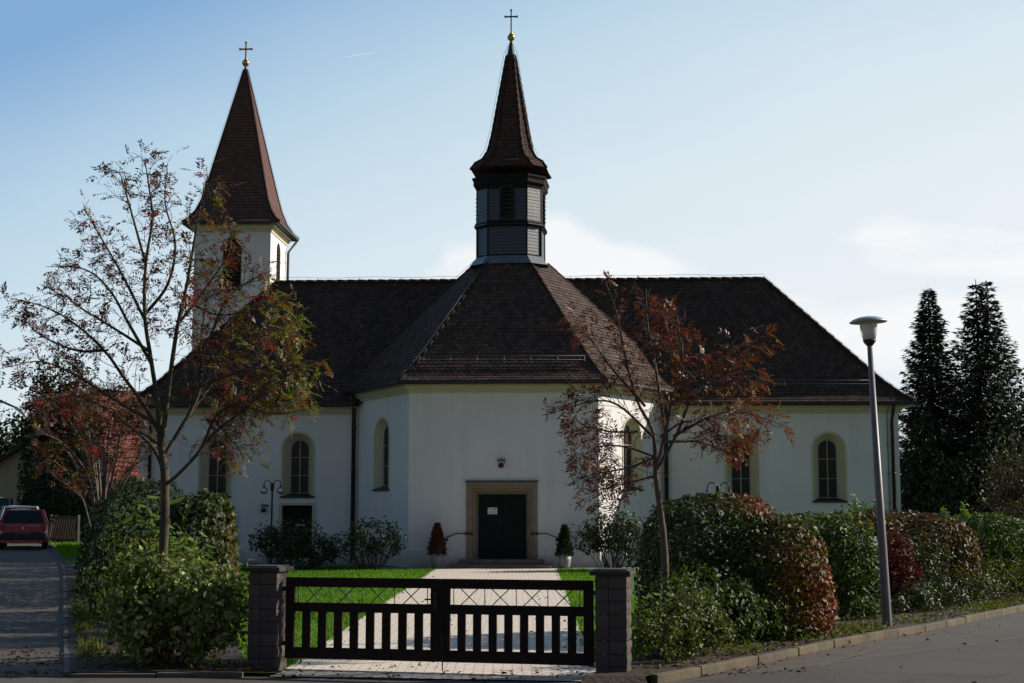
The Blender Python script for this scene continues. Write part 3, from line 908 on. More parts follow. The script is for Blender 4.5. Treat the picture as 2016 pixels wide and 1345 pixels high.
# ---- turret on the choir
TY = R(4.0)
tm = Matrix.Rotation(-TY, 3, 'Z')
def octo(h, c):
    """square of half-width h with corners cut by c; starts front left; counter-clockwise in plan"""
    q = [(-h + c, -h), (h - c, -h), (h, -h + c), (h, h - c), (h - c, h), (-h + c, h), (-h, h - c), (-h, -h + c)]
    out = []
    for x, y in q:
        p = tm @ Vector((x, y, 0)); out.append((TXC + p.x, TYC + p.y))
    return out
dT = TYC - 1.15
zt = lambda v: LP(1003, v, dT).z
H0, C0 = 1.10, 0.44
tst = [(H0 + .02, C0, zt(512)), (H0, C0, zt(500)), (H0, C0, zt(441)), (H0 + .10, C0 + .02, zt(442)), (H0 + .02, C0, zt(432)), (H0 + .02, C0, zt(366))]
def octwall(mb, st, course=0.12, lip=0.010, uv0=0.0):
    for k in range(8):
        mb.acc = 0.0
        courses(mb, [((*octo(h, c)[k], z), (*octo(h, c)[(k + 1) % 8], z)) for h, c, z in st], course, lip)
mb = MB()
octwall(mb, [tst[1], tst[2]]); octwall(mb, [tst[3], tst[4], tst[5]])
turret = mb.build('turret', M['slate'], church)
mb = MB()
for z, o_, h_ in ((zt(438), 0.05, 0.12),):
    q = octo(H0, C0); mb.sweep(q, [(0, -h_), (o_, -h_), (o_ + .06, 0), (o_, h_ * .6), (0, h_ * .6)], True, z)
q = octo(H0, C0)
mb.sweep(q, [(0, -.50), (.03, -.48), (.06, -.36), (.14, -.26), (.13, -.14), (.18, -.06), (.18, .0), (0, .0)], True, zt(344))
for k in range(8):
    mb.bar((*octo(H0 + .012, C0)[k], zt(503)), (*octo(H0 + .012, C0)[k], zt(366)), 0.05, 0.05)
mb.build('cornice', M['slate_trim'], turret)
mb = MB()
for k in range(8):
    a, b = octo(H0 + .24, C0 + .06)[k], octo(H0 + .24, C0 + .06)[(k + 1) % 8]; c, d = octo(H0 + .03, C0)[(k + 1) % 8], octo(H0 + .03, C0)[k]
    mb.face([(*a, zt(513) - .12), (*b, zt(513) - .12), (*c, zt(507) + .08), (*d, zt(507) + .08)])
mb.build('flashing', M['lead'], turret)
# louvred openings front, sides
def louvre(center, nrm, w, z0, z1, nsl, parent, matf, dep=0.10, arched=True, proud=0.02):
    nrm = Vector(nrm).normalized(); d = Vector((-nrm.y, nrm.x))
    def f(s, z, o=0.0): return (center[0] + d.x * s + nrm.x * o, center[1] + d.y * s + nrm.y * o, z)
    outl = arch(w, z0, z1) if arched else rect(w, z0, z1)
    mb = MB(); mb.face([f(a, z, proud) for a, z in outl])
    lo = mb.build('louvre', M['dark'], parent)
    mb = MB()
    for a_, b_ in zip(outl, outl[1:] + outl[:1]): mb.bar(f(a_[0], a_[1], proud + .02), f(b_[0], b_[1], proud + .02), .05, .06)
    for k in range(nsl):
        z = z0 + (z1 - z0) * (k + .5) / nsl
        hw = w / 2
        if arched and z > z1 - w / 2: hw = math.sqrt(max(0.0, (w / 2) ** 2 - (z - z1 + w / 2) ** 2))
        if hw < .06: continue
        hh = (z1 - z0) / nsl * 0.42
        mb.face([f(-hw, z - hh, proud + dep), f(hw, z - hh, proud + dep), f(hw, z + hh, proud + .01), f(-hw, z + hh, proud + .01)])
        mb.face([f(-hw, z - hh, proud + dep), f(-hw, z + hh, proud + .01), f(hw, z + hh, proud + .01), f(hw, z - hh - .02, proud + dep)])
    mb.build('slats', matf, lo)
for ang in (0, 90, 180, 270):
    nv = tm @ (Matrix.Rotation(R(ang), 3, 'Z') @ Vector((0, -1, 0)))
    c = (TXC + nv.x * (H0 + .0), TYC + nv.y * (H0 + .0))
    louvre(c, nv.xy, 0.48, zt(428), zt(360) - .05, 8, turret, M['louvre'])
# spire
zs = lambda v: LP(1007, v, TYC).z
sst = [(H0 + .21, .46, zs(343)), (H0 + .08, .43, zs(331)), (0.93, .36, zs(320)), (0.75, .29, zs(302)), (0.62, .24, zs(270)), (0.145, .06, zs(112))]
mb = MB()
for k in range(8):
    mb.acc = 0.0
    courses(mb, [((*octo(h, c)[k], z), (*octo(h, c)[(k + 1) % 8], z)) for h, c, z in sst], 0.14, 0.016)
mb.face([(*p, sst[0][2]) for p in reversed(octo(sst[0][0], sst[0][1]))])
spire = mb.build('spire', M['tile_turret'], turret)
mb = MB()
for k in range(8): caps(mb, [(*octo(h, c)[k], z) for h, c, z in sst], r=0.055, L=0.26, lift=0.0)
mb.build('ridge_tiles', M['ridge'], turret)
mb = MB()
q0_, q1_ = octo(.16, .066), octo(.035, .015)
for k in range(8): mb.face([(*q0_[k], zs(116)), (*q0_[(k + 1) % 8], zs(116)), (*q1_[(k + 1) % 8], zs(80)), (*q1_[k], zs(80))])
mb.build('spire_cap', M['copper'], turret)
def finial(x, y, zb, r, ztop, arm, zarm, bar_t, parent, crossmat, ang):
    mb = MB()
    mb.sphere((x, y, zb), r, 18, 10)
    mb.lathe([(r * 1.03, zb - .012), (r * 1.03, zb + .012)], (x, y, 0), 18)
    mb.lathe([(r * .45, zb + r * .85), (r * .5, zb + r * 1.1), (r * .25, zb + r * 1.3)], (x, y, 0), 12)
    mb.build('ball', M['gold'], parent)
    mb = MB()
    d = Vector((math.cos(ang), math.sin(ang)))
    mb.bar((x, y, zb + r), (x, y, ztop), bar_t, bar_t)
    mb.bar((x - d.x * arm, y - d.y * arm, zarm), (x + d.x * arm, y + d.y * arm, zarm), bar_t, bar_t * 1.05)
    for e in (-1, 1): mb.box((x + d.x * arm * e, y + d.y * arm * e, zarm), (bar_t * 1.3, bar_t * 1.3, bar_t * 1.6))
    mb.box((x, y, ztop), (bar_t * 1.5, bar_t * 1.3, bar_t * 1.2))
    mb.build('cross', crossmat, parent)
finial(TXC, TYC, zs(74), 0.135, zs(20), 0.21, zs(33), 0.042, turret, M['iron'], 0.0)
mb = MB()
for k in (0, 1, 2, 7):
    pts_ = [(*octo(h + .09, c + .03)[k], z + .08) for h, c, z in sst[2:]] + [(TXC, TYC - 0.05, zs(80))]
    mb.tube(pts_, 0.006, 5)
mb.build('lightning_conductor', M['iron'], turret)

# ---- bell tower behind the nave
TC = LP(456, 560, 60.0 - 45.0 + 0.6)
tx, ty = TC.x, TC.y + 1.66
TH = 1.68
zw = lambda v: LP(456, v, ty - TH).z
ZE = zw(446)
mb_w = walls = MB()
cr4 = [(tx - TH, ty - TH), (tx + TH, ty - TH), (tx + TH, ty + TH), (tx - TH, ty + TH)]
bz0, bz1 = zw(572), zw(466)
for k in range(4): wall(cr4[k], cr4[(k + 1) % 4], -0.4, ZE, [(TH, arch(0.82, bz0, bz1))])
tower = walls.build('tower', M['plaster'], church)
mb = MB()
for k in range(4):
    f, L = frame_of(cr4[k], cr4[(k + 1) % 4])
    mb = MB(); o_ = [f(TH + a, z, 0.0) for a, z in arch(.82, bz0, bz1)]; i_ = [f(TH + a, z, -0.2) for a, z in arch(.82, bz0, bz1)]
    loft(mb, o_, i_)
    mb.build('reveal', M['cream'], tower)
for k in range(4):
    a, b = Vector(cr4[k]), Vector(cr4[(k + 1) % 4]); d = (b - a).normalized(); nv = Vector((d.y, -d.x))
    c = (a + b) / 2 - nv * 0.16
    louvre(c, nv, 0.82, bz0, bz1, 15, tower, M['louvre'], dep=0.11, proud=0.0)
mb = MB()
mb.sweep(cr4, [(-.05, -.26), (.04, -.26), (.05, -.16), (.12, -.12), (.14, -.03), (.22, 0), (.22, .06), (-.05, .06)], True, ZE)
mb.build('cornice', M['cream'], tower)
mb = MB()
mb.sweep(cr4, [(.2, .02), (.34, .02), (.40, -.03), (.48, .0), (.48, .10), (.2, .10)], True, ZE + .05)
mb.build('gutter', M['gutter'], tower)
zq = lambda v: LP(483, v, ty).z
SP = [(TH + .46, ZE + .14), (TH + .25, ZE + .32), (TH - .02, ZE + .72), (TH - .22, ZE + 1.25), (TH - .38, ZE + 1.9), (0.05, zq(138))]
mb = MB()
for k in range(4):
    sq = lambda h: [(tx - h, ty - h), (tx + h, ty - h), (tx + h, ty + h), (tx - h, ty + h)]
    mb.acc = 0.0
    courses(mb, [((*sq(h)[k], z), (*sq(h)[(k + 1) % 4], z)) for h, z in SP], 0.15, 0.012)
mb.build('spire', M['tile_spire'], tower)
mb = MB()
for k in range(4): mb.tube([(*sq(h + .01)[k], z) for h, z in SP], 0.05, 6)
mb.build('ridge_tiles', M['tile_spire'], tower)
mb = MB(); mb.lathe([(.14, zq(152)), (.05, zq(131)), (.03, zq(128))], (tx, ty, 0), 8); mb.build('spire_cap', M['copper'], tower)
finial(tx, ty, zq(124.5), 0.165, zq(84), 0.27, zq(97), 0.06, tower, M['goldcross'], 0.0)
mb = MB()
for k in range(4): mb.tube([(*sq(h + .06)[k], z + .08) for h, z in SP], 0.006, 5)
mb.build('lightning_conductor', M['iron'], tower)
mb = MB()
mb.tube([(tx + TH + .40, ty + TH + .35, ZE), (tx + TH + .12, ty + TH - .15, ZE - .6), (tx + TH + .08, ty + TH - .15, 4)], .06, 8)
mb.build('downspout', M['gutter'], tower)

# ---- main portal
mb = MB()
hw = (fo1.x - fo0.x) / 2; ow = (doorR.x - doorL.x) / 2
prof = [(hw, 0.05), (hw - .11, 0.05), (hw - .13, 0.0), (hw - .19, -0.02), (hw - .21, -0.12), (hw - .27, -0.14), (ow, -0.34)]
K = 0
for (a, oa), (b, ob) in zip(prof[:-1], prof[1:]):
    za, zb = fotop - (hw - a), fotop - (hw - b)
    if b == ow: zb = dtop
    for sgn in (-1, 1):
        q = [(dcx + sgn * a, -oa, dstep), (dcx + sgn * b, -ob, dstep), (dcx + sgn * b, -ob, zb), (dcx + sgn * a, -oa, za)]
        mb.face(q if sgn < 0 else q[::-1])
    mb.face([(dcx - a, -oa, za), (dcx - b, -ob, zb), (dcx + b, -ob, zb), (dcx + a, -oa, za)])
for sgn in (-1, 1): mb.face([(dcx + sgn * hw, 0, dstep), (dcx + sgn * hw, -.05, dstep), (dcx + sgn * hw, -.05, fotop), (dcx + sgn * hw, 0, fotop)])
mb.face([(dcx - hw, 0, fotop), (dcx - hw, -.05, fotop), (dcx + hw, -.05, fotop), (dcx + hw, 0, fotop)])
portal = mb.build('door_surround', M['stone'], church)
mb = MB(); mb.box((dcx, -0.025, fotop + .02), (2 * hw + .06, .12, .05)); mb.build('drip_mould', M['sill'], portal)
for sgn in (-1, 1):
    mb = MB()
    w_ = ow - 0.006
    cx_ = dcx + sgn * (w_ / 2 + .004)
    mb.box((cx_, 0.36, (dstep + dtop) / 2), (w_ - .004, .05, dtop - dstep))
    for k in range(4):
        zz_ = dstep + .22 + (dtop - dstep - .3) * (k + .5) / 4
        mb.box((cx_, 0.33, zz_), (w_ * .72, .03, (dtop - dstep) / 4 * .62))
    dr = mb.build('door', M['doorgreen'], church, bevel=.006)
    mb = MB(); mb.tube([(dcx + sgn * .06, .32, dstep + .95), (dcx + sgn * .06, .26, dstep + .95), (dcx + sgn * .17, .26, dstep + .95)], .012, 6)
    mb.build('handle', M['iron'], dr)
mb = MB()
s0a, s0b = LP(905, 1105, -.35).x, LP(1070, 1105, -.35).x
s1a, s1b = LP(886, 1113, -.75).x, LP(1086, 1113, -.75).x
mb.box(((s0a + s0b) / 2, -.15, dstep - .07), (s0b - s0a, 0.9, .14)); mb.box(((s1a + s1b) / 2, -.35, (dstep - .14) / 2), (s1b - s1a, 1.3, dstep - .14))
mb.build('steps', M['step'], church, bevel=.012)
# side door under the left window, its surround
mb = MB()
cx_ = X0 + sd
for sgn in (-1, 1): mb.box((cx_ + sgn * (dw / 2 + .05), YW + .06, (.1 + dL.z) / 2), (.10, .20, dL.z - .1))
mb.box((cx_, YW + .06, dL.z + .045), (dw + .2, .20, .09))
mb.build('door_surround', M['cream'], church)
mb = MB(); mb.box((cx_, YW + .24, (.16 + dL.z) / 2), (dw, .05, dL.z - .16))
for k in range(6): mb.box((cx_ - dw / 2 + dw * (k + .5) / 6, YW + .212, (.16 + dL.z) / 2), (dw / 6 - .02, .02, dL.z - .2))
dr = mb.build('door', M['doorgreen'], church)
mb = MB(); mb.box((cx_ + .08, YW + .196, dL.z - .68), (.34, .012, .05)); mb.build('name_strip', M['white'], dr)
# ------------------------------------------------------------ gate and pillars
M['block'] = tile_mat('split_block', (0.072, 0.056, 0.052), (0.095, 0.075, 0.067), (0.055, 0.046, 0.042), 0.30, 0.1275, rough=0.95, mortar=0.006, bumpd=0.01)
M['cap'] = simple('cap_concrete', (0.040, 0.032, 0.030), (0.024, 0.02, 0.02), 0.9, 5.0, bs=0.5, bd=0.01)
M['gatewood'] = simple('gate_wood', (0.022, 0.011, 0.009), (0.012, 0.006, 0.005), 0.75, 2.0, spec=0.2, bs=0.15, bd=0.005, stretch=(3, 3, 14))
M['lattice'] = simple('lattice_iron', (0.05, 0.047, 0.045), (0.03, 0.028, 0.028), 0.5, 8.0, 0.4)
gA = G(553, 1318); gB = G(1178, 1335)
GD = (gB - gA).xy.normalized(); GN = Vector((GD.y, -GD.x))
grz = math.atan2(GD.y, GD.x)
def pillar(px, ptop, left, label):
    w = 0.345
    base = (gA.xy - GD * w / 2 + Vector((0, 0)) if left else gB.xy + GD * w / 2)
    H = 1.12
    t = thing('gate_pillar', label, 'gate pillar', (base.x, base.y, 0), grz, 'pillars of the garden gate')
    ncr = 8; hh = H / ncr
    # every course of split-faced blocks is its own rough ring, one mesh
    mb = MB()
    for k in range(ncr):
        z0, z1 = k * hh - (0.1 if k == 0 else 0), (k + 1) * hh - 0.006
        m = 5
        for j in range(4):
            a = R(90 * j); ca, sa = math.cos(a), math.sin(a)
            g_ = []
            for iz in range(3):
                row = []
                for ix in range(m + 1):
                    x = -w / 2 + w * ix / m; dz = z0 + (z1 - z0) * iz / 2
                    edge = ix in (0, m)
                    o = w / 2 + (0.0 if iz != 1 else 0.012) + (0 if edge else random.uniform(-.006, .008))
                    if edge: o = w / 2 + (0.004 if iz == 1 else -0.004)
                    p = (x * (1.0 if not edge else (1.0 + (0.02 if iz == 1 else -0.02))), -o)
                    row.append((p[0] * ca - p[1] * sa, p[0] * sa + p[1] * ca, dz))
                g_.append(row)
            for iz in range(2):
                for ix in range(m):
                    u0 = j * .36 + w * ix / m + (0.15 if k % 2 else 0); u1 = u0 + w / m
                    v0, v1 = k * .1275 + .01 + .05 * iz, k * .1275 + .01 + .05 * (iz + 1)
                    mb.face([g_[iz][ix], g_[iz][ix + 1], g_[iz + 1][ix + 1], g_[iz + 1][ix]], uv=[(u0, v0), (u1, v0), (u1, v1), (u0, v1)])
        if k < ncr - 1:
            q = w / 2 - 0.02
            mb.face([(-q, -q, z1), (q, -q, z1), (q, q, z1), (-q, q, z1)])
    mb.build('shaft', M['block'], t)
    mb = MB()
    c = w / 2 + .05
    mb.box((0, 0, H + .025), (2 * c, 2 * c, .05)); mb.box((0, 0, H + .058), (2 * c - .07, 2 * c - .07, .02))
    mb.build('cap', M['cap'], t, bevel=.008)
    mb = MB()
    s_ = 1 if left else -1
    for z in (0.30, 0.92): mb.box((s_ * (w / 2 + .03), 0, z), (.08, .03, .05))
    mb.build('hinge', M['iron'], t)
    return t
pillar(553, 1120, True, 'grey split-block gate pillar beside the variegated bush')
pillar(1178, 1124, False, 'grey split-block gate pillar beside the rowan with rusty leaves')
GL = (gB - gA).xy.length
def gate(s0, s1, label, lock, drop):
    o = gA.xy + GD * s0
    t = thing('gate_leaf', label, 'gate', (o.x, o.y, 0), grz, 'leaves of the wooden garden gate')
    Wd = s1 - s0; zb, zt_ = 0.13, 1.055
    th = .045
    mb = MB()
    mb.box((.055, 0, (zb + zt_) / 2), (.11, th, zt_ - zb)); mb.box((Wd - .055, 0, (zb + zt_) / 2), (.11, th, zt_ - zb))
    mb.box((Wd / 2, .001, zt_ - .055), (Wd - .22, th - .004, .11)); mb.box((Wd / 2, .001, .715), (Wd - .22, th - .004, .105)); mb.box((Wd / 2, .001, zb + .065), (Wd - .22, th - .004, .13))
    mb.build('frame', M['gatewood'], t, bevel=.006)
    ins = Wd - .22; n = 8; pit = ins / (n + .02)
    gap = ins / (n * 2 + 1) 
    sw = gap * 1.06; gp = (ins - n * sw) / (n + 1)
    for k in range(n):
        mb = MB(); mb.box((.11 + gp * (k + 1) + sw * (k + .5), .004, (zb + .13 + .6625) / 2), (sw, .026, .6625 - zb - .13))
        mb.build('slat', M['gatewood'], t, bevel=.004)
    mb = MB(); z0, z1 = .7675, zt_ - .11
    n = 4; x0, x1 = .15, Wd - .15
    for k in range(n + 1):
        x = x0 + (x1 - x0) * k / n; mb.tube([(x, 0, z0), (x, 0, z1)], .006, 6)
    for k in range(n):
        c = x0 + (x1 - x0) * (k + .5) / n; d = .095
        mb.tube([(c - d, .006, z0), (c + d, .006, z1)], .006, 6); mb.tube([(c - d, -.006, z1), (c + d, -.006, z0)], .006, 6)
    mb.build('lattice', M['lattice'], t)
    if lock:
        mb = MB(); mb.box((Wd - .05, -.03, .80), (.04, .012, .20)); mb.tube([(Wd - .05, -.03, .83), (Wd - .05, -.08, .83), (Wd - .16, -.08, .825)], .010, 6)
        mb.lathe([(.014, -.004), (.014, .004)], (Wd - .05, -.035, .745), 8)
        mb.build('handle', M['iron'], t)
    if drop:
        mb = MB(); mb.tube([(.03, -.03, .60), (.03, -.03, .03)], .008, 6); mb.tube([(.03, -.03, .6), (.13, -.05, .605)], .012, 6)
        mb.build('drop_bolt', M['iron'], t)
    return t
sm = (870 - 553) / (1178 - 553) * GL * 1.015
gate(0.05, sm - .004, 'dark brown gate leaf with the lever handle, hung on the pillar by the variegated bush', True, False)
gate(sm + .004, GL - 0.05, 'dark brown gate leaf with the drop bolt, hung on the pillar by the rusty rowan', False, True)

# ------------------------------------------------------------ street lamp
SLB = G(1747, 1231, 0.10)
tt = P(1709, 628, SLB.y)
t = thing('street_lamp', 'leaning grey street lamp with mushroom shade behind the kerb', 'street lamp', SLB)
ax_ = (tt - SLB)
Ltot = ax_.length
zdir = ax_.normalized()
xdir = Vector((1, 0, 0)); xdir = (xdir - zdir * xdir.dot(zdir)).normalized(); ydir = zdir.cross(xdir)
LM = Matrix((xdir, ydir, zdir)).transposed()
M['polegrey'] = simple('pole_paint', (0.17, 0.15, 0.155), (0.12, 0.105, 0.11), 0.5, 4.0, 0.1)
M['lampcap'] = simple('lamp_cap', (0.40, 0.42, 0.44), (0.3, 0.31, 0.33), 0.4, 4.0, 0.2)
M['capinside'] = simple('lamp_cap_inside', (0.42, 0.38, 0.25), (0.36, 0.32, 0.2), 0.6, 4.0)
def opal():
    m, tr_, b = base_mat('opal_shade')
    b.inputs['Base Color'].default_value = (0.62, 0.60, 0.56, 1); b.inputs['Roughness'].default_value = 0.35
    b.inputs['Transmission Weight'].default_value = 0.25
    b.inputs['Subsurface Weight'].default_value = 0.2
    return m
M['opal'] = opal()
hl = Ltot - 0.40
mb = MB(); mb.lathe([(.075, -.15), (.072, 0.0), (.066, 1.2), (.040, hl)], n=18, m=LM); mb.build('pole', M['polegrey'], t)
mb = MB(); mb.lathe([(.042, hl - .02), (.062, hl + .0), (.088, hl + .035), (.098, hl + .06), (.098, hl + .075)], n=20, m=LM); mb.build('socket', M['iron'], t)
mb = MB(); mb.lathe([(.094, hl + .075), (.118, hl + .17), (.132, hl + .28), (.135, hl + .37)], n=24, m=LM); mb.build('lamp_shade', M['opal'], t)
mb = MB(); mb.lathe([(.285, hl + .345), (.287, hl + .355), (.23, hl + .395), (.14, hl + .425), (.06, hl + .437), (.001, hl + .44)], n=32, m=LM); hat = mb.build('hat', M['lampcap'], t)
mb = MB(); mb.lathe([(.28, hl + .343), (.22, hl + .372), (.12, hl + .385), (.001, hl + .386)], n=32, m=LM); mb.build('hat_lining', M['capinside'], hat)

# ------------------------------------------------------------ twin globe lamps
def globe_lamp(base, H, label):
    t = thing('globe_lamp', label, 'lamp', base, 0, 'black twin-globe garden lamps')
    mb = MB()
    mb.lathe([(.055, -.05), (.055, .10), (.042, .14), (.036, .9), (.050, .92), (.050, .98), (.032, 1.02), (.026, H - .28), (.045, H - .26), (.045, H - .02), (.03, H)], n=14)
    mb.build('pole', M['iron'], t)
    for s in (-1, 1):
        pts = [(s * .045, 0, H - .2), (s * .05, 0, H - .02)]
        for k in range(9):
            a = math.pi * k / 8
            pts.append((s * (.155 - .105 * math.cos(a)), 0, H - .02 + .105 * math.sin(a)))
        pts.append((s * .262, 0, H - .10))
        mb = MB(); mb.tube(pts, .014, 8); mb.lathe([(.03, -.035), (.04, 0.0), (.02, .03)], (s * .262, 0, H - .10), 12)
        a_ = mb.build('arm', M['iron'], t)
        c = (s * .262, 0, H - .235)
        mb = MB(); mb.sphere(c, .118, 24, 14); gl = mb.build('globe', M['glass'], t)
        mb = MB(); mb.lathe([(.012, .10), (.02, .06), (.034, .0), (.03, -.03), (.012, -.05)][::-1], c, 12); mb.build('bulb', M['white'], gl)
    return t
b0 = G(533, 1117); globe_lamp(b0, P(535, 951, b0.y).z, 'black lamp with two clear globes in front of the side door')
b1 = Vector((P(1415, 1000, 34).x, 34.0, 0)); globe_lamp(b1, P(1415, 957, 34).z, 'black lamp whose two clear globes show just above the red-leaved hedge')

# ------------------------------------------------------------ things by the portal
def bracket_lamp(p, label):
    t = thing('wall_lamp', label, 'wall lamp', p, -PSI, 'lamps on the church wall')
    mb = MB(); mb.box((0, -.015, 0), (.26, .03, .05)); mb.tube([(-.11, -.03, 0), (-.10, -.10, -.10), (0, -.13, -.16)], .010, 6); mb.tube([(.11, -.03, 0), (.10, -.10, -.10), (0, -.13, -.16)], .010, 6)
    mb.build('bracket', M['iron'], t)
    mb = MB(); mb.lathe([(.03, -.06), (.085, -.03), (.095, .03), (.06, .08), (.03, .10)], (0, -.15, -.19), 14); mb.build('lamp_head', M['iron'], t)
    mb = MB(); mb.lathe([(.10, .0), (.12, .03), (.06, .07)], (0, -.12, -.02), 14); mb.build('lens', M['glass'], t)
q = LP(987, 906, -0.0); bracket_lamp(l2w(q.x, 0, q.z), 'black wall lamp above the main portal')
q = LP(521, 995, YW); bracket_lamp(l2w(q.x, YW, q.z), 'black wall lamp beside the side door')
for s, nm in ((-1, 'wall handrail on the potted red-brown conifer side of the portal'), (1, 'wall handrail on the potted green conifer side of the portal')):
    q0 = l2w(dcx + s * (hw + .02), 0, 0)
    t = thing('handrail', nm, 'handrail', q0, -PSI, 'handrails beside the church portal')
    zr = LP(900, 1051, -.1).z
    pts = [(-s * .22, -.14, zr - .02), (-s * .20, -.14, zr), (s * .28, -.14, zr + .01), (s * .62, -.14, zr - .13), (s * .66, -.14, zr - .20), (s * .60, -.08, zr - .22)]
    mb = MB(); mb.tube(pts, .018, 8); mb.build('rail', M['iron'], t)
    for x, z in ((-s * .2, zr - .0), (-s * .03, zr), (s * .58, zr - .19)):
        mb = MB(); mb.sphere((x, -.10, z), .045, 10, 6); mb.tube([(x, -.14, z), (x, 0.02, z)], .014, 6); mb.build('rail_bracket', M['iron'], t)
# notice on the door
n0, n1 = LP(961, 1000, .3), LP(978, 1012, .3)
c = l2w((n0.x + n1.x) / 2, .305, (n0.z + n1.z) / 2)
t = thing('notice', 'white paper notice with an orange mark taped to the portal door', 'notice', c, -PSI)
w_, h_ = .30, .21
mb = MB(); mb.box((0, 0, 0), (w_, .004, h_)); mb.build('sheet', M['paper'], t)
for r_ in range(6):
    if r_ in (2,): continue
    mb = MB()
    x = -w_ / 2 + .02
    while x < w_ / 2 - (.12 if r_ < 2 else .03):
        l_ = random.uniform(.015, .04); mb.box((x + l_ / 2, -.003, h_ / 2 - .03 - r_ * .032), (l_, .002, .009)); x += l_ + .008
    mb.build('print_line', M['ink'], t)
mb = MB()
mb.lathe([(.001, -.001), (.032, -.001), (.032, .001), (.001, .001)], (w_ / 2 - .06, -.003, h_ / 2 - .05), 14, m=Matrix.Rotation(R(90), 3, 'X')); mb.build('mark', M['orange_ink'], t)
# display case on the left wing
q0, q1 = bx0, bx1
t = thing('display_case', 'white-framed notice case on the church wall beside the dark ivy mound', 'display case', l2w((q0.x + q1.x) / 2, YW, (q0.z + q1.z) / 2), -PSI)
ww, hh = q1.x - q0.x, q0.z - q1.z
mb = MB()
for s in (-1, 1):
    mb.box((s * (ww / 2 - .03), -.04, 0), (.06, .08, hh)); mb.box((0, -.041, s * (hh / 2 - .03)), (ww - .12, .08, .06))
mb.box((0, -.041, hh / 2 - .22), (ww - .12, .078, .05))
mb.build('frame', M['white'], t, bevel=.005)
mb = MB(); mb.box((0, -.02, 0), (ww - .1, .03, hh - .1)); mb.build('back_panel', M['slate_trim'], t)
# ------------------------------------------------------------ cars
def paint(name, col, metal=0.0):
    m, t_, b = base_mat(name)
    b.inputs['Base Color'].default_value = (*col, 1); b.inputs['Roughness'].default_value = 0.28; b.inputs['Metallic'].default_value = metal
    b.inputs['Coat Weight'].default_value = 0.6; b.inputs['Coat Roughness'].default_value = 0.06
    return m
M['carglass'] = simple('car_glass', (0.015, 0.02, 0.022), (0.012, 0.016, 0.018), 0.06, 3.0)
M['rubber'] = simple('rubber', (0.015, 0.015, 0.015), (0.01, 0.01, 0.01), 0.85, 12.0)
M['rim'] = simple('rim', (0.35, 0.36, 0.37), (0.25, 0.25, 0.26), 0.35, 8.0, 0.7)
M['plastic'] = simple('bumper_plastic', (0.02, 0.02, 0.022), (0.015, 0.015, 0.016), 0.6, 8.0)
M['taillight'] = simple('tail_light', (0.30, 0.03, 0.04), (0.22, 0.02, 0.03), 0.2, 30.0)
M['plate'] = simple('plate', (0.30, 0.30, 0.29), (0.05, 0.05, 0.05), 0.6, 22.0)
M['chrome'] = simple('chrome', (0.6, 0.6, 0.6), None, 0.2, 5.0, 1.0)
